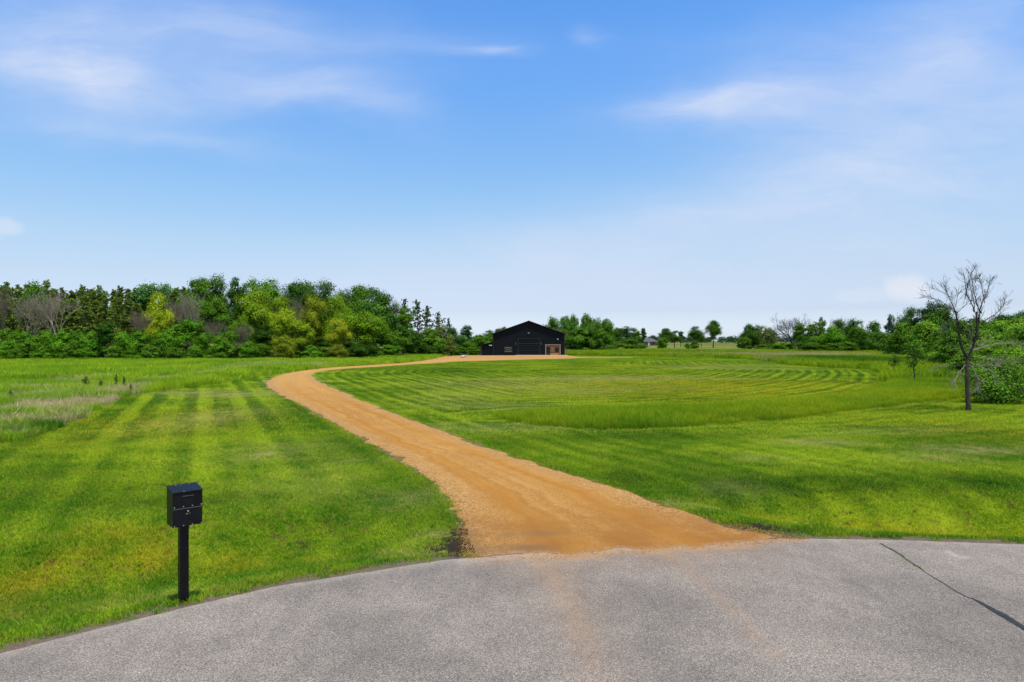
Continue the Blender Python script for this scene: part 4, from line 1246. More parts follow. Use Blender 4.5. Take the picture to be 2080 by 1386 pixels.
# bare trees in the wood
tree('bare', 64, 590, 66, 106, None, 'pale bare grey tree, first of the pair before the pine stand', GW, bark=(.32, .26, .185))
tree('bare', 114, 585, 74, 106, None, 'taller pale bare grey tree with forked white trunk before the pines', GW, bark=(.36, .295, .21))
tree('bare', 2, 578, 44, 112, None, 'bare grey tree at the near end of the pine stand', GW)
tree('bare', 290, 625, 50, 109, None, 'bare grey tree tangle under the first yellow-green willow', GW)
tree('bare', 378, 590, 62, 111, None, 'bare grey tree with whitish fork between the willow and the tall crowns', GW, bark=(.34, .28, .20))
tree('bare', 355, 605, 50, 113, None, 'dark grey bare tree beside the one with the whitish fork', GW)
tree('bare', 440, 645, 36, 107, None, 'thin bare trunk tree below the tall green crowns', GW)
tree('bare', 590, 600, 42, 113, None, 'bare grey top poking out between the willow crowns', GW)
tree('bare', 500, 655, 40, 106.5, None, 'leaning bare grey tree left of the spreading willow', GW)
tree('bare', 476, 690, 36, 104, None, 'short bare grey tree by the meadow under the small willow', GW)
tree('bare', 400, 690, 34, 104, None, 'short bare tangle among the young growth of the wood', GW)
tree('bare', 803, 605, 36, 146, None, 'thin bare grey tree at the falling end of the skyline', GW)
# young growth at the foot of the wood
YLb = 'bright green young tree in the leafy thicket along the foot of the wood'
for (u, vt, w, Yd, t, kd) in [(-70, 668, 70, 103, BG, 'shrub'), (-25, 672, 66, 102, MG, 'shrub'), (12, 668, 62, 103, MG, 'shrub'), (42, 672, 60, 102, BG, 'shrub'), (72, 682, 56, 102, MG, 'shrub'), (100, 672, 46, 102.5, BG, 'shrub'), (128, 670, 50, 102, BG, 'shrub'), (158, 672, 44, 102, BG, 'shrub'),
                              (186, 674, 50, 102, BG, 'shrub'), (214, 652, 46, 102, DG, 'upright'), (252, 674, 52, 102, BG, 'shrub'), (285, 672, 62, 103, BG, 'shrub'), (318, 688, 50, 102, MG, 'shrub'), (345, 668, 56, 103, BG, 'shrub'), (378, 648, 52, 105, BG, 'upright'),
                              (412, 676, 50, 103, BG, 'shrub'), (445, 682, 54, 103, BG, 'shrub'), (468, 672, 44, 104, MG, 'shrub'), (505, 695, 54, 104, BG, 'shrub'), (532, 698, 44, 105, MG, 'shrub'), (630, 702, 44, 108, BG, 'shrub'), (655, 705, 40, 110, MG, 'shrub'), (5, 702, 46, 100.5, BG, 'shrub'), (40, 705, 36, 100.3, MG, 'shrub'),
                              (85, 706, 44, 100.3, BG, 'shrub'), (140, 700, 44, 100.3, MG, 'shrub'), (175, 706, 40, 100.3, BG, 'shrub'), (232, 700, 44, 100.3, MG, 'shrub'), (268, 708, 40, 100.3, BG, 'shrub'), (305, 702, 44, 100.5, MG, 'shrub'), (356, 706, 44, 101, MG, 'shrub'), (395, 704, 36, 101, BG, 'shrub'), (435, 708, 40, 102, MG, 'shrub')]:
    tree(kd, u, vt, w, Yd, t, YLb if kd == 'shrub' else ('dark young tree standing taller than the thicket below the pines' if t is DG else 'bright young tree standing taller than the thicket below the forked bare tree'), GU, cat='tree')
for (u, vt, w, Yd, lb) in [(722, 694, 50, 113, 'dark shrub under the near side of the great round willow'), (752, 698, 50, 115, 'dark shrub under the far side of the great round willow'), (700, 706, 40, 112, 'small shrub at the trunk of the great round willow')]:
    tree('shrub', u, vt, w, Yd, DG, lb, GU)
for (kd, u, vt, w, Yd, t) in [('pine', -125, 592, 60, 120, OP), ('pine', -160, 588, 62, 122, OP), ('broad', -205, 580, 80, 124, MG), ('broad', -260, 584, 84, 122, DG), ('broad', -320, 582, 84, 124, MG), ('shrub', -120, 668, 70, 103, BG), ('shrub', -175, 666, 74, 103, MG), ('shrub', -235, 664, 76, 103, BG), ('shrub', -300, 664, 80, 103, MG)]:
    tree(kd, u, vt, w, Yd, t, 'tree of the wood running on past the pale bare pair', 'near end of the wood', cat='tree')
# falling end of the wood towards the barn
GE = 'trees between the wood and the barn'
tree('openpine', 822, 608, 30, 150, (.120, .160, .040), 'first open pine standing clear on the falling skyline', GE)
tree('openpine', 848, 612, 40, 152, (.120, .160, .040), 'tallest of the open pines with sky between their stems', GE)
tree('openpine', 868, 622, 38, 152, (.120, .160, .040), 'open pine close beside the tallest one, sky between their stems', GE)
tree('openpine', 890, 636, 32, 154, (.120, .160, .040), 'smallest of the open pines in the row with sky between', GE)
tree('upright', 820, 624, 44, 142, (.085, .190, .005), 'olive round-topped tree beside the first open pine', GE)
tree('openpine', 911, 647, 20, 158, (.05, .085, .025), 'slim spiky conifer past the row of open pines', GE)
tree('shrub', 898, 660, 54, 150, OG, 'dull grey-green bushy tree under the spiky conifer', GE, cat='tree')
tree('shrub', 918, 664, 40, 156, (.05, .115, .035), 'blue-green bushy tree before the spiky conifer', GE, cat='tree')
tree('poplar', 950, 662, 38, 190, (.045, .115, .040), 'blue-green dome of a tree alone on the skyline near the barn', GE)
for (u, vt, w, Yd, t, lb) in [(800, 672, 62, 134, MG, 'green shrub after the great round willow'), (835, 668, 60, 138, DG, 'dark green shrub under the olive round-topped tree'), (872, 666, 64, 143, MG, 'bright topped shrub under the open pines'), (905, 690, 46, 146, OG, 'grey twiggy shrub before the bushy trees'),
                              (790, 700, 44, 131, BG, 'low bright shrub in the gap behind the great round willow'), (860, 700, 56, 140, DG, 'low dark shrub at the end of the long meadow strip'), (938, 682, 56, 160, BG, 'bright shrub under the blue-green dome'), (975, 680, 60, 166, BG, 'bright shrub beside the lean-to of the barn'),
                              (1000, 676, 56, 176, BG, 'tall shrub partly hidden by the barn eave'), (930, 705, 50, 155, MG, 'low shrub behind the lone boulder'), (962, 706, 46, 157, MG, 'low shrub left of the lean-to corner')]:
    tree('shrub', u, vt, w, Yd, t, lb, GE)
for (u, vt, w) in [(1012, 668, 26), (1022, 664, 22), (995, 672, 34)]:
    tree('broad', u, vt, w, 260, (.05, .11, .025), 'tree top just peeping over the barn roof on its lean-to side', 'tree tops behind the barn')
# cottonwoods beside the barn
GC = 'cottonwoods beside the barn'
for (u, vt, w, Yd, lb) in [(1122, 644, 44, 200, 'grey-green cottonwood rising behind the barn eave'), (1152, 642, 44, 196, 'grey-green cottonwood with forked top just clear of the barn'), (1165, 639, 36, 198, 'narrow cottonwood top in the middle of the barn clump'),
                           (1190, 637, 50, 194, 'tallest cottonwood of the clump beside the barn'), (1212, 646, 44, 195, 'cottonwood right after the tallest in the barn clump'), (1232, 648, 40, 193, 'last cottonwood at the sloping end of the barn clump'), (1175, 664, 70, 188, 'leafy green tree in front of the tallest cottonwood'), (1222, 668, 56, 188, 'leafy green tree in front of the last cottonwood'),
                           (1138, 668, 44, 190, 'leafy tree right behind the condenser unit')]:
    tree('bushy', u, vt, w, Yd, (.085, .195, .022) if 'grey' in lb else (.085, .190, .014), lb, GC)
GR = 'trees along the far side of the mown field'
tree('bushy', 1252, 666, 44, 230, DG, 'dark low tree joining the barn clump and the blue-green tree', GR)
tree('poplar', 1272, 664, 46, 250, (.040, .110, .035), 'blue-green tree behind the dense dark shrub', GR)
tree('bushy', 1292, 670, 34, 245, DG, 'small dark tree right of the blue-green one', GR)
tree('poplar', 1307, 667, 16, 230, DG, 'thin tree with bent top beside the far house', GR)
tree('shrub', 1276, 688, 60, 205, MG, 'dense dark green shrub beyond the tall grass, right of the cottonwoods', GR)
tree('shrub', 1302, 697, 30, 215, MG, 'low shrub before the far house', GR)
tree('broad', 1326, 681, 22, 520, (.05, .10, .04), 'small hazy tree rising over the far house', GR)  # haze put into the crown tint
tree('broad', 1352, 667, 34, 290, DG, 'dark rounded tree right of the far house', GR)
tree('broad', 1370, 672, 30, 330, DG, 'tree with clear trunk behind the dark rounded one', GR)
tree('upright', 1383, 673, 16, 340, DG, 'slim tree with clear trunk in the far row', GR)
tree('broad', 1410, 664, 32, 330, DG, 'rounded tree with clear trunk in the middle of the far row', GR)
tree('broad', 1424, 674, 20, 335, DG, 'smaller tree touching the rounded one in the far row', GR)
tree('broad', 1449, 651, 36, 310, DG, 'solitary tall round-headed tree standing in the open far field', GR)
tree('shrub', 1346, 686, 26, 250, MG, 'dark upright bush in front of the dark rounded tree', GR)
tree('shrub', 1411, 691, 22, 250, MG, 'lone round bush in front of the far row', GR)
tree('shrub', 1396, 697, 14, 252, MG, 'tiny bush beside the lone round bush', GR)
tree('bushy', 1521, 658, 44, 225, (.05, .125, .015), 'green tree at the start of the hedgerow past the open field', GR)
tree('bushy', 1540, 660, 36, 226, OG, 'olive brown tree second in the hedgerow past the open field', GR)
tree('bushy', 1563, 666, 36, 228, OG, 'loose olive tree third in the hedgerow past the open field', GR)
tree('shrub', 1512, 684, 34, 215, MG, 'green shrub under the first hedgerow tree', GR)
tree('gnarled', 1603, 631, 78, 195, None, 'large gnarled bare tree with leafy foot in the hedgerow', GR, bark=(.085, .080, .085))
tree('upright', 1622, 655, 30, 190, MG, 'ivy green upright tree at the foot of the gnarled bare tree', GR)
tree('shrub', 1590, 697, 60, 195, BG, 'low bright bushes under the gnarled bare tree', GR)
tree('shrub', 1556, 698, 50, 200, MG, 'low green bushes left of the gnarled bare tree', GR)
tree('bushy', 1655, 655, 56, 180, MG, 'rounded leafy tree just right of the gnarled bare tree', GR)
tree('upright', 1668, 643, 20, 186, MG, 'small pointed tree top above the rounded hedgerow tree', GR)
tree('bushy', 1690, 662, 62, 176, BG, 'bright leafy tree in the middle of the hedgerow', GR)
tree('broad', 1702, 650, 40, 196, DG, 'dark crown behind the bright hedgerow tree', GR)
tree('bare', 1705, 641, 34, 200, None, 'grey twigs of a bare tree above the dark hedgerow crown', GR)
tree('bushy', 1734, 648, 46, 180, DG, 'dark tree with uneven top in the hedgerow', GR)
tree('bushy', 1745, 664, 46, 172, MG, 'leafy tree before the dark uneven one', GR)
tree('bushy', 1775, 652, 46, 182, (.060, .135, .014), 'soft olive-green rounded tree near the hedgerow gap', GR)
tree('shrub', 1790, 676, 50, 160, (.060, .145, .012), 'soft green shrub at the hedgerow gap', GR)
tree('shrub', 1650, 695, 60, 172, MG, 'low green shrub under the rounded hedgerow tree', GR)
tree('shrub', 1715, 694, 60, 168, MG, 'low green shrub under the bright hedgerow tree', GR)
for (u, vt, w) in [(1640, 676, 60), (1725, 672, 60), (1765, 680, 60)]:
    tree('shrub', u, vt, w, 186, DG, 'dark shrub filling the shade between the hedgerow trunks', 'shrubs in the shade of the hedgerow')
# nearer trees round the dead tree
GN = 'trees round the dead tree'
tree('poplar', 1810, 641, 26, 140, (.05, .11, .05), 'thin blue-green tree top standing at the gap', GN)
tree('bushy', 1832, 654, 74, 128, MG, 'rounded mid green tree before the gap', GN)
tree('broad', 1852, 628, 60, 130, (.050, .120, .020), 'tall rounded tree behind the mid green one', GN)
tree('broad', 1898, 611, 66, 126, (.024, .070, .016), 'dark crown rising highest behind the dead tree', GN)
tree('bushy', 1915, 625, 80, 120, (.060, .140, .014), 'olive green tree under the dark highest crown', GN)
tree('bushy', 1885, 652, 72, 92, LG, 'light green maple left of the dead tree', GN)
tree('shrub', 1865, 690, 60, 98, MG, 'green bush at the foot of the light green maple', GN)
tree('shrub', 1915, 690, 66, 84, MG, 'dark green bush between the maple and the dead tree', GN)
tree('bare', 1925, 652, 30, 88, None, 'grey bare twigs behind the dead tree', GN, bark=(.14, .12, .12))
tree('bushy', 1985, 645, 76, 118, MG, 'green crown behind the dead tree trunk', GN)
tree('broad', 2030, 640, 70, 130, (.045, .10, .03), 'grey-green crown in the far line beyond the dead tree', GN)
tree('broad', 2080, 632, 70, 128, DG, 'dark crown at the end of the far line beyond the dead tree', GN)
tree('broad', 2130, 628, 80, 126, DG, 'dark crown past the end of the far line', GN)
tree('bushy', 1990, 668, 74, 66, LG, 'light green leafy tree close behind the dead tree', GN)
tree('bushy', 2040, 655, 86, 70, LG, 'large light green tree beside the dead tree branches', GN)
tree('bushy', 2085, 662, 90, 62, MG, 'green tree above the rounded shrub at the lawn edge', GN)
tree('bushy', 2140, 650, 100, 60, LG, 'light tree past the rounded shrub', GN)
tree('shrub', 1960, 720, 76, 58, MG, 'dark spreading shrub in the shade behind the dead tree trunk', GN)
tree('shrub', 2000, 735, 70, 50, MG, 'green shrub between the dead tree and the rounded shrub', GN)
tree('shrub', 2090, 715, 90, 46, LG, 'light green shrub behind the rounded shrub', GN)
add_proto('round', 2.7, 3.0, proto_broad(2.7, 3.0, zc=0.46, zr=0.56, lobes=26, clumps=22, leaves=26, size=0.062, lobe_r=(0.15, 0.25), stems=7, hemi=-0.7, clump_r=0.42))
NAME['round'] = 'shrub'
tree('round', 2036, 730, 124, 35.5, (.095, .205, .014), 'rounded light green shrub on dark stems at the lawn edge beside the dead tree', GN, cat='shrub')
tree('round', 2110, 740, 120, 38, (.095, .200, .014), 'light green shrub partly past the rounded one', GN, cat='shrub')
tree('broad', 2060, 690, 90, 56, LG, 'light green tree low behind the rounded shrub', GN)
tree('shrub', 1985, 712, 64, 60, LG, 'light green bush at the shaded side of the dead tree trunk', GN)
for (u, vt, w, Yd, t, lb) in [(1965, 648, 84, 80, MG, 'tall green tree right behind the dead tree crown'), (2030, 650, 92, 82, LG, 'tall light green tree behind the stripped side branches'), (2082, 645, 96, 78, LG, 'tall light green tree in the bank above the rounded shrub'), (1930, 672, 70, 76, MG, 'green tree in the bank before the dark highest crown'),
                              (2000, 690, 84, 62, LG, 'light green tree low in the bank behind the dead tree trunk'), (2060, 705, 84, 50, LG, 'light green bush at the front of the bank')]:
    tree('bushy', u, vt, w, Yd, t, lb, GN)
for (u, vt, w, Yd, lb) in [(1945, 735, 60, 62, 'low green bush in the grass left of the dead tree trunk'), (2070, 735, 90, 52, 'low leafy bush filling in above the rounded shrub'), (1905, 715, 60, 80, 'low bush under the light green maple'), (2010, 700, 90, 57, 'light green bush seen through the lowest dead branches')]:
    tree('shrub', u, vt, w, Yd, LG, lb, GN)
tree('sparse', 1857, 690, 42, 51, (.085, .190, .014), 'slim young sapling with sparse leaves standing in the unmown grass', GN)
tree('sparse', 1816, 716, 34, 66, (.065, .150, .014), 'small bushy sapling behind the slim young one', GN)
# little dark saplings in the meadow
for (u, vt, w, Yd, lb) in [(22, 788, 10, 34, 'dark little sapling nearest the mown edge of the meadow'), (175, 762, 16, 43, 'small dark sapling in the meadow, widest of the row'), (204, 769, 12, 42, 'low dark sapling right of the widest one in the meadow'), (236, 757, 8, 44, 'thin upright dark sapling in the meadow'), (252, 762, 8, 44, 'short dark sapling last of the meadow row'), (266, 778, 7, 41, 'tiny dark sapling close to the dry stalks of the meadow')]:
    tree('sparse', u, vt, w, Yd, (.020, .070, .010), lb, 'saplings scattered in the meadow')

# the dead tree on the lawn, limbs traced from its shape
DX, DY = (1967 - CU) / F * 31.6, 31.6
dz0 = float(ground_h(np.array([DX]), np.array([DY]))[0])
MS = 31.6 / F / 4.332 * 0.965
def dp(c, dep): return np.array([(c[0] - 722) * MS, dep, (1290 - c[1]) * MS])
LIMBS = [
    ([(722, 1290), (718, 1150), (712, 1000), (710, 880), (718, 790)], .110, .080, 0),
    ([(716, 810), (750, 730), (772, 650), (790, 560), (780, 470), (775, 385)], .070, .040, -.10), ([(775, 385), (740, 320), (690, 270), (655, 200), (625, 120), (595, 50)], .034, .008, -.4),
    ([(775, 390), (790, 300), (778, 200), (768, 95)], .030, .008, .2), ([(690, 272), (672, 180), (660, 100), (650, 25)], .022, .007, -.5), ([(740, 320), (735, 200), (745, 110)], .016, .006, -.2),
    ([(768, 655), (802, 600), (832, 490), (845, 405), (872, 305), (930, 215), (955, 150), (975, 90)], .058, .008, .25), ([(845, 400), (816, 300), (815, 180), (826, 30)], .036, .007, .35),
    ([(872, 305), (890, 200), (905, 110), (915, 60)], .024, .006, .5), ([(835, 490), (925, 425), (992, 370), (1012, 320), (1016, 262)], .028, .008, -.2), ([(860, 500), (980, 450), (1060, 420), (1100, 375), (1132, 330)], .020, .006, .5),
    ([(705, 800), (668, 690), (645, 575), (625, 420), (600, 335), (560, 250), (520, 150)], .055, .008, .1), ([(624, 415), (575, 340), (500, 275), (440, 250), (395, 230)], .026, .006, .4), ([(618, 400), (655, 350), (690, 300), (720, 275)], .018, .006, -.2),
    ([(605, 340), (610, 250), (612, 180)], .018, .006, -.1), ([(560, 250), (500, 190), (455, 165)], .014, .005, .3),
    ([(695, 795), (640, 730), (600, 670), (570, 570), (545, 450), (500, 385)], .042, .008, -.5), ([(565, 640), (490, 540), (420, 465), (370, 405)], .026, .006, -.8), ([(640, 735), (560, 700), (470, 690)], .018, .005, -.7),
    ([(755, 745), (860, 695), (960, 668), (1080, 672), (1190, 690)], .032, .006, -.5), ([(765, 735), (890, 705), (990, 650)], .026, .006, .5), ([(755, 790), (880, 815), (1010, 842)], .026, .006, -.6), ([(735, 850), (860, 872), (960, 872), (1085, 885)], .024, .006, .3),
    ([(740, 848), (820, 888), (885, 945)], .024, .006, -.4), ([(735, 858), (778, 940), (792, 1040), (760, 1085), (745, 1080)], .020, .008, -.3), ([(745, 850), (800, 935), (850, 1000), (880, 1055)], .020, .006, .4), ([(700, 870), (600, 930), (540, 985), (475, 1022)], .022, .006, -.5),
    ([(702, 868), (620, 880), (540, 895)], .020, .006, .5), ([(720, 720), (735, 640), (728, 600)], .024, .010, -.15), ([(700, 830), (690, 760)], .03, .012, -.1), ([(880, 940), (960, 1010), (1060, 1080)], .012, .005, -.6), ([(745, 700), (745, 640)], .05, .03, .05)]
paths, pale_ = [], []
for li, (pts, r0, r1, dep) in enumerate(LIMBS):
    n = len(pts)
    if r0 < 0.1: r0, r1 = r0 * 0.80, r1 * 0.75
    P = np.array([dp(p, dep * (k / (n - 1)) * 1.6) for k, p in enumerate(pts)])
    P = chaikin(P, 2)
    P[1:-1] += rng.normal(size=(len(P) - 2, 3)) * 0.010
    rr = np.linspace(r0, r1, len(P))
    if r0 > 0.1: rr[:3] *= (1.35, 1.2, 1.08)
    paths.append((P, rr))
    pale_.append(int(19 <= li <= 28 or li == 31))
    if r0 > 0.1: continue
    seg = np.linalg.norm(np.diff(P, axis=0), axis=1).sum()
    upw = P[-1, 2] - P[0, 2] > 0.3 * seg
    for k in range(int(seg / 0.085)):
        t = rng.uniform(0.3, 1.0)
        i = int(t * (len(P) - 1))
        d = P[min(i + 1, len(P) - 1)] - P[max(i - 1, 0)]
        d /= np.linalg.norm(d) + 1e-9
        nd = d + rnd_dirs(1)[0] * 0.75 + np.array([0, 0, 0.25 if upw else 0.0])
        nd /= np.linalg.norm(nd)
        grow(paths, P[i], nd, rng.uniform(0.14, 0.40), max(0.0045, rr[i] * 0.32), 1 if rng.uniform() < 0.7 else 2, 0.5, 0.05, (0.5, 0.8), 3, (1, 3), 0.0034, 0.14)
        pale_ += [pale_[-1]] * (len(paths) - len(pale_))
Vt, qt = tubes(paths[:1], 14)
dead = empty('dead_tree', (DX, DY, dz0))
o = link('trunk', np_mesh('trunk', Vt, qt, M_bark, None, True), dead); o.color = (.085, .066, .050, 1)
Vt, qt = tubes([p for p, w in zip(paths, pale_) if w == 0][1:], 5)
o = link('limbs', np_mesh('limbs', Vt, qt, M_bark, None, True), dead); o.color = (.060, .048, .038, 1)
Vt, qt = tubes([p for p, w in zip(paths, pale_) if w == 1], 5)
o = link('dead_branches', np_mesh('dead_branches', Vt, qt, M_bark, None, True), dead); o.color = (.30, .25, .20, 1)
o['label'] = 'pale grey stripped side branches'
tag(dead, 'leafless dead tree with dark trunk and fine twigs standing on the mown lawn', 'tree')

# the far-off wood on the horizon
Cs, Ns = [], []
for u in np.arange(-700, 2800, 4.0):
    Yd = 900 + 60 * rng.normal()
    X_ = (u - CU) / F * 900 + rng.normal() * 3
    top = 6.5 + 5.0 * fbm(np.array([u]), np.array([0.0]), 0.02, 77, 4)[0]
    for k in range(3):
        c = np.array([X_ + rng.normal() * 3, Yd + rng.normal() * 10, top * rng.uniform(0.25, 0.75)])
        d = rnd_dirs(26)
        Cs.append(c + d * np.array([3.5, 4, top * 0.28]) * rng.uniform(0.6, 1.05, (26, 1)))
        Ns.append(d + np.array([0, 0, 0.4]))
C, N = np.concatenate(Cs), np.concatenate(Ns)
C[:, 2] = np.maximum(C[:, 2], 0.3)
V, q = leaf_quads(C, N, 1.1, 0.6, 0.6)
o = link('distant_wood', np_mesh('distant_wood', V, [q], M_leaf)); o.color = (.045, .085, .040, 1)  # bluish distance haze is put into the leaf colour
tag(o, 'far-off hazy line of woods along the horizon', 'woods', None, 'stuff')


# ------------------------------------------------------------------ grass and stones, strewn with geometry nodes
def proto_collection(name, meshes):
    c = bpy.data.collections.new(name)
    for k, me in enumerate(meshes):
        c.objects.link(bpy.data.objects.new(name + '_tuft', me))
    return c


def strew(name, x, y, z, rot, scl, nproto, attrs, coll, label, cat):
    n = len(x)
    me = np_mesh(name, np.stack([x, y, z], 1), [], None, dict(attrs, rot=rot.astype(np.float32), scl=scl, idx=rng.integers(0, nproto, n).astype(np.int32)))
    o = link(name, me)
    ng = bpy.data.node_groups.new(name, 'GeometryNodeTree')
    ng.interface.new_socket('Geometry', in_out='INPUT', socket_type='NodeSocketGeometry')
    ng.interface.new_socket('Geometry', in_out='OUTPUT', socket_type='NodeSocketGeometry')
    N_ = ng.nodes
    gi, go = N_.new('NodeGroupInput'), N_.new('NodeGroupOutput')
    iop = N_.new('GeometryNodeInstanceOnPoints')
    ci = N_.new('GeometryNodeCollectionInfo')
    ci.inputs['Collection'].default_value = coll
    ci.inputs['Separate Children'].default_value = True
    ci.inputs['Reset Children'].default_value = True
    def na(nm, t):
        a = N_.new('GeometryNodeInputNamedAttribute'); a.data_type = t; a.inputs[0].default_value = nm
        return [s for s in a.outputs if s.enabled and s.name == 'Attribute'][0]
    e2r = N_.new('FunctionNodeEulerToRotation')
    L = ng.links.new
    L(gi.outputs[0], iop.inputs['Points']); L(ci.outputs[0], iop.inputs['Instance'])
    iop.inputs['Pick Instance'].default_value = True
    L(na('idx', 'INT'), iop.inputs['Instance Index'])
    L(na('rot', 'FLOAT_VECTOR'), e2r.inputs[0]); L(e2r.outputs[0], iop.inputs['Rotation'])
    L(na('scl', 'FLOAT'), iop.inputs['Scale'])
    L(iop.outputs[0], go.inputs[0])
    md = o.modifiers.new('strew', 'NODES')
    md.node_group = ng
    tag(o, label, cat, None, 'stuff')
    return o


def blades(n, rad, h, w, lean, mat, broad=0.0, power=0.5):
    a, rr = rng.uniform(0, 6.283, n), rad * rng.uniform(0, 1, n) ** power
    bx, by = rr * np.cos(a), rr * np.sin(a)
    hh = rng.uniform(h[0], h[1], n)
    ww = rng.uniform(w[0], w[1], n)
    f = rng.uniform(0, 6.283, n)
    ld = rng.uniform(0, 6.283, n)
    l = lean * hh * rng.uniform(0.2, 1.0, n)
    P0 = np.stack([bx, by, np.full(n, -0.01)], 1)
    sx = np.stack([np.cos(f), np.sin(f), 0 * f], 1) * ww[:, None] / 2
    ldv = np.stack([np.cos(ld), np.sin(ld), 0 * ld], 1)
    P1 = P0 + ldv * (l * 0.35)[:, None] + np.array([0, 0, 1]) * (hh * 0.6)[:, None]
    P2 = P0 + ldv * l[:, None] + np.array([0, 0, 1]) * hh[:, None]
    V = np.stack([P0 - sx, P0 + sx, P1 - sx * (0.8 + broad), P1 + sx * (0.8 + broad), P2], 1).reshape(-1, 3)
    b = np.arange(n)[:, None] * 5
    return np_mesh('blades', V, [b + np.array([[0, 1, 3, 2]]), b + np.array([[2, 3, 4]])], mat)


def grid_pts(x0, x1, y0, y1, step, jit=0.5):
    gx_, gy_ = np.meshgrid(np.arange(x0, x1, step), np.arange(y0, y1, step))
    x, y = gx_.ravel(), gy_.ravel()
    return x + rng.uniform(-jit, jit, len(x)) * step, y + rng.uniform(-jit, jit, len(x)) * step


def slope_rot(x, y):
    e = 0.3
    hx = (ground_h(x + e, y) - ground_h(x - e, y)) / (2 * e)
    hy = (ground_h(x, y + e) - ground_h(x, y - e)) / (2 * e)
    return np.stack([np.arctan(hy), -np.arctan(hx), 0 * x], 1)


def lawn_mask(x, y, pad):
    d = dist_line(x, y, ROAD)
    dd = dist_line(x, y, DRIVE, True)
    ok = (y > road_y(x)) & (d > pad) & ~inside(x, y, DRIVE) & (dd > pad) & ~inside(x, y, APRON) & ~inside(x, y, MEADOW) & ~inside(x, y, TALL)
    ok &= ~((x > BARN[0]) & (x < BARN[1]) & (y > BARN[2]) & (y < BARN[3])) & (np.abs(x) < 0.82 * y + 4) & (y < 205)
    ok &= (dist_line(x, y, APRON, True) > pad) & ((y < 146) | (x > 11))
    return ok


def put_lawn(name, x, y, pad, coll, npro, smin, smax, label):
    k = lawn_mask(x, y, pad)
    x, y = x[k], y[k]
    a = turf(x, y)
    k = rng.uniform(0, 1, len(x)) > np.clip(a['soil'] * 2.4 * fbm(x, y, 2.6, 97, 3) - 0.35, 0, 1)
    x, y = x[k], y[k]
    a = {q_: v_[k] for q_, v_ in a.items()}
    rot = slope_rot(x, y)
    rot[:, 2] = 0
    print('STREW', name, len(x))
    return strew(name, x, y, ground_h(x, y) - 0.004, rot, rng.uniform(smin, smax, len(x)) * (0.70 + 0.65 * fbm(x, y, 1.1, 91, 3)) * (1 - 0.35 * np.clip(a['dry'], 0, 1)), npro, a, coll, label, 'grass')


LB_A = 'short mown green grass of the lawn near the road'
cA = proto_collection('lawn_near', [blades(340, 0.30, (0.020, 0.075), (0.004, 0.009), 1.15, M_lawn) for _ in range(6)])
x, y = grid_pts(-24, 24, 4.5, 24, 0.27)
put_lawn('lawn_grass', x, y, 0.28, cA, 6, 0.85, 1.3, LB_A)
cE = proto_collection('lawn_tuft', [blades(46, 0.085, (0.03, 0.075), (0.004, 0.008), 1.0, M_lawn) for _ in range(6)])
x, y = grid_pts(-24, 24, 4.5, 40, 0.085)
dm = np.minimum(dist_line(x, y, ROAD), dist_line(x, y, DRIVE, True))
k = (dm < 0.42) & (rng.uniform(0, 1, len(x)) < sstep(dm, -0.02, 0.30) * 0.85 * sstep(fbm(x, y, 1.3, 8, 3), 0.25, 0.55) + 0.06)
put_lawn('verge_grass', x[k], y[k], 0.02, cE, 6, 0.7, 1.35, 'thin ragged grass tufts along the road and driveway edges')
cB = proto_collection('lawn_middle', [blades(470, 0.62, (0.02, 0.08), (0.009, 0.017), 1.0, M_lawn) for _ in range(6)])
x, y = grid_pts(-50, 50, 24, 52, 0.55)
put_lawn('lawn_grass', x, y, 0.5, cB, 6, 0.85, 1.25, 'mown grass of the middle lawn on both sides of the driveway')
cC = proto_collection('lawn_far', [blades(900, 1.7, (0.03, 0.075), (0.022, 0.04), 0.7, M_lawn) for _ in range(6)])
x, y = grid_pts(-70, 140, 52, 150, 1.5)
put_lawn('lawn_grass', x, y, 1.2, cC, 6, 0.85, 1.2, 'striped mown grass of the far oval field before the barn')


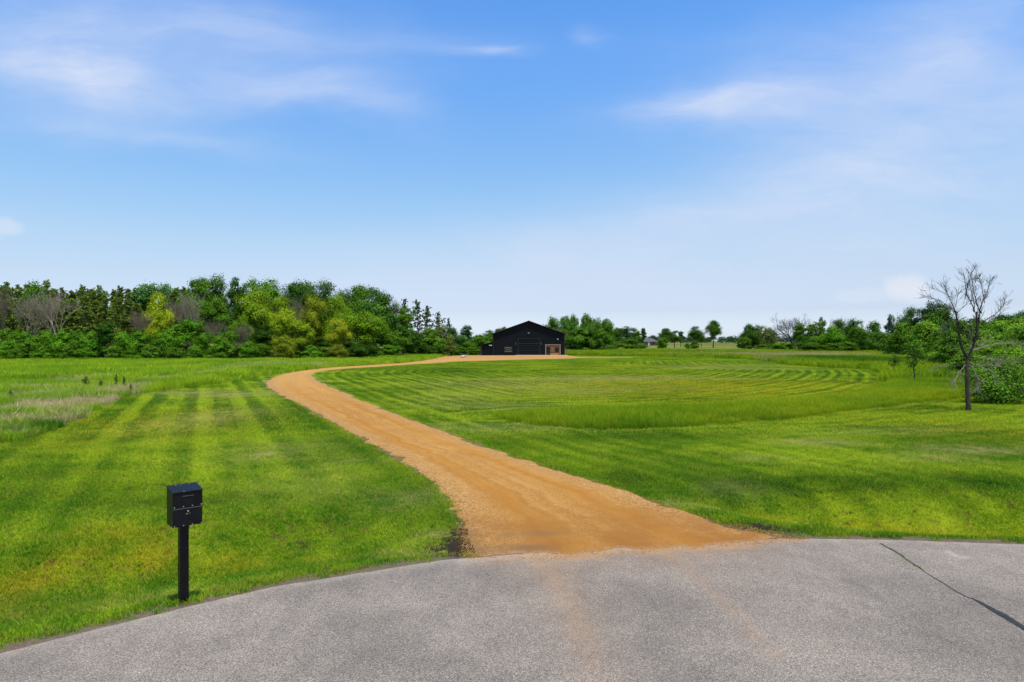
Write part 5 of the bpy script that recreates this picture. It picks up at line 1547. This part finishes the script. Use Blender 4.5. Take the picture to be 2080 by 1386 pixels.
DRYB = [(1230, 726, 60, 1.5, .6), (1560, 722, 200, 3.0, .6), (1640, 726, 120, 3, .8), (1590, 733, 60, 3, .5)]
def tall_attrs(x, y, edge):
    dry = np.zeros(len(x))
    for (u, v, ru, rv, a) in [(40, 842, 45, 14, 1.3), (25, 872, 30, 8, .8), (170, 825, 28, 16, .9), (140, 862, 28, 8, .8), (230, 806, 26, 8, .9), (330, 778, 30, 5, .9), (380, 771, 20, 5, .9), (425, 764, 18, 4, .9), (465, 758, 16, 4, 1.0), (90, 800, 90, 8, .45), (20, 890, 30, 8, .6), (500, 752, 40, 3, .5), (600, 748, 60, 2.5, .5), (545, 744, 60, 2, .4), (160, 780, 60, 8, .3), (30, 820, 40, 8, .4), (210, 850, 30, 8, .6), (25, 848, 60, 13, .9), (125, 848, 36, 9, .8), (190, 826, 28, 14, .7), (70, 815, 60, 6, .5), (270, 795, 24, 6, .7), (-60, 860, 70, 14, .8)] + DRYB:
        gx, gy = G(u, v)
        dry += a * np.exp(-1.0 * (((x - gx) / (ru * gy / F)) ** 2 + ((y - gy) / (rv * gy * gy / (CH * F))) ** 2))
    lush = np.zeros(len(x))
    for (u, v, ru, rv, a) in [(95, 875, 35, 10, 1.1), (1700, 735, 110, 6, 1.1), (1790, 745, 60, 6, .9), (1960, 790, 60, 12, .7), (80, 780, 60, 6, .5), (1400, 720, 200, 2.5, .5), (1950, 770, 60, 8, .6), (1250, 870, 240, 5, .5), (1560, 852, 200, 4, .5)]:
        gx, gy = G(u, v)
        lush += a * np.exp(-1.0 * (((x - gx) / (ru * gy / F)) ** 2 + ((y - gy) / (rv * gy * gy / (CH * F))) ** 2))
    return {'dry': 1.5 * dry + 0.65 * (fbm(x, y, 0.5, 15, 3) - 0.5), 'lush': lush}


def put_tall(name, x, y, poly, coll, npro, smin, smax, label, hfun=None):
    k = inside(x, y, poly) & (np.abs(x) < 0.84 * y + 5)
    x, y = x[k], y[k]
    a = tall_attrs(x, y, poly)
    d = dist_line(x, y, poly, True)
    s = rng.uniform(smin, smax, len(x)) * (0.72 + 0.28 * sstep(d, 0.0, 1.5)) * (0.7 + 0.6 * fbm(x, y, 0.4, 19, 3)) * (1 - 0.3 * np.clip(a['dry'], 0, 1))
    if hfun is not None: s = s * hfun(x, y)
    rot = np.zeros((len(x), 3))
    rot[:, 2] = rng.uniform(0, 6.28, len(x))
    print('STREW', name, len(x))
    return strew(name, x, y, ground_h(x, y) - 0.01, rot, s, npro, a, coll, label, 'grass')


cM = proto_collection('meadow_near', [blades(150, 0.42, (0.25, 0.75), (0.010, 0.022), 0.75, M_meadow, 0.3) for _ in range(7)])
x, y = grid_pts(-70, 0, 14, 52, 0.42)
put_tall('meadow_grass', x, y, MEADOW, cM, 7, 0.75, 1.15, 'tall wild grass of the meadow along the mown edge')
cM2 = proto_collection('meadow_far', [blades(260, 1.1, (0.3, 0.8), (0.025, 0.05), 0.7, M_meadow, 0.3) for _ in range(6)])
x, y = grid_pts(-130, 10, 52, 104, 1.0)
put_tall('meadow_grass', x, y, MEADOW, cM2, 6, 0.8, 1.15, 'bright tall grass of the meadow reaching back to the wood')
x, y = grid_pts(-60, -5, 100, 150, 1.2)
put_tall('meadow_grass', x, y, MEADOW, cM2, 6, 0.6, 1.0, 'strip of tall grass between the driveway and the wood')
cR = proto_collection('rank_near', [blades(240, 0.42, (0.22, 0.62), (0.008, 0.016), 0.8, M_rank) for _ in range(7)])
x, y = grid_pts(-6, 70, 22, 56, 0.38)
put_tall('unmown_grass', x, y, TALL, cR, 7, 0.55, 0.95, 'unmown grass band curving round the mown field to the dead tree')
cR2 = proto_collection('rank_far', [blades(300, 1.2, (0.3, 0.8), (0.03, 0.06), 0.7, M_rank) for _ in range(6)])
x, y = grid_pts(8, 190, 56, 205, 1.25)
put_tall('unmown_grass', x, y, TALL, cR2, 6, 0.9, 1.4, 'tall unmown grass beyond the mown field up to the far trees')

# broad-leaved weeds in the near lawn
def rosette():
    n = 13
    a = np.linspace(0, 2 * np.pi, n, endpoint=False) + rng.normal(size=n) * 0.2
    L = rng.uniform(0.03, 0.075, n)
    d = np.stack([np.cos(a), np.sin(a), rng.uniform(0.15, 0.7, n)], 1)
    s = np.stack([-np.sin(a), np.cos(a), 0 * a], 1) * 0.013
    b0 = np.array([0, 0, 0.03])
    V = np.stack([b0 + d * 0.004, b0 + d * L[:, None] * 0.55 + s, b0 + d * L[:, None], b0 + d * L[:, None] * 0.55 - s], 1).reshape(-1, 3)
    return np_mesh('rosette', V, [np.arange(4 * n).reshape(n, 4)], M_rank)
cQ = proto_collection('lawn_weed', [rosette() for _ in range(5)])
x, y = rng.uniform(-20, 22, 16000), rng.uniform(5, 27, 16000)
k = lawn_mask(x, y, 0.05) & (fbm(x, y, 0.5, 95, 3) > 0.50) & (rng.uniform(0, 1, 16000) < 0.16)
x, y = x[k], y[k]
rot = np.zeros((len(x), 3)); rot[:, 2] = rng.uniform(0, 6.28, len(x))
strew('lawn_weeds', x, y, ground_h(x, y), rot, rng.uniform(0.35, 0.85, len(x)), 5, {'dry': np.zeros(len(x)), 'lush': rng.uniform(0.7, 1.2, len(x))}, cQ, 'low broad-leaved weeds and clover scattered in the near lawn', 'weeds')

# weeds in the crack
w_ = chaikin(Gs([(1797, 1111), (1812, 1119), (1845, 1140), (1868, 1154)]), 3)
k = rng.integers(0, len(w_), 110)
x, y = w_[k, 0] + rng.normal(size=110) * 0.008, w_[k, 1] + rng.normal(size=110) * 0.008
cW = proto_collection('crack_weed', [blades(9, 0.02, (0.012, 0.04), (0.004, 0.007), 1.2, M_rank) for _ in range(4)])
strew('crack_weeds', x, y, np.full(110, 0.008), np.zeros((110, 3)), rng.uniform(0.35, 0.8, 110), 4, {'dry': np.full(110, 0.35), 'lush': np.full(110, 0.3)}, cW, 'tiny green weeds growing in the asphalt crack', 'weeds')

# loose stones on the gravel and spilled on its edges
def pebble(seed):
    V = rnd_dirs(14)
    import bmesh
    bm = bmesh.new()
    for v in V: bm.verts.new(v * np.array([1, 0.8, 0.6]) * 0.5)
    bmesh.ops.convex_hull(bm, input=bm.verts)
    me = bpy.data.meshes.new('pebble')
    bm.to_mesh(me); bm.free()
    me.materials.append(M_pebble)
    return me
cP = proto_collection('loose_stone', [pebble(k) for k in range(8)])
n = 42000
u_, t_ = rng.uniform(0, 1, n) ** 2.2, rng.beta(0.55, 0.55, n) * 1.10 - 0.05
si = (u_ * np.searchsorted(sl, 34)).astype(int)
x = Ls[si, 0] + (Rs - Ls)[si, 0] * t_ + rng.normal(size=n) * 0.06
y = Ls[si, 1] + (Rs - Ls)[si, 1] * t_ + rng.normal(size=n) * 0.06
k = y > mouth_y(x) - rng.exponential(0.28, n)
x, y = x[k], y[k]
acx = np.clip((t_[k] * 2 - 1), -1, 1)
onr = y < road_y(x)
zz = np.where(onr, 0.006, ground_h(x, y) + 0.022 + 0.05 * (1 - acx ** 2) * sstep(sl[si][k], 1, 6) - 0.018)
zz = np.where(np.abs(t_[k] - 0.5) > 0.49, ground_h(x, y) + 0.004, zz)
strew('loose_gravel', x, y, zz, rng.uniform(0, 6.28, (len(x), 3)), rng.uniform(0.008, 0.024, len(x)) * np.where(rng.uniform(0, 1, len(x)) < 0.03, 1.8, 1), 8, {}, cP, 'loose orange and tan stones strewn over the driveway gravel', 'gravel')
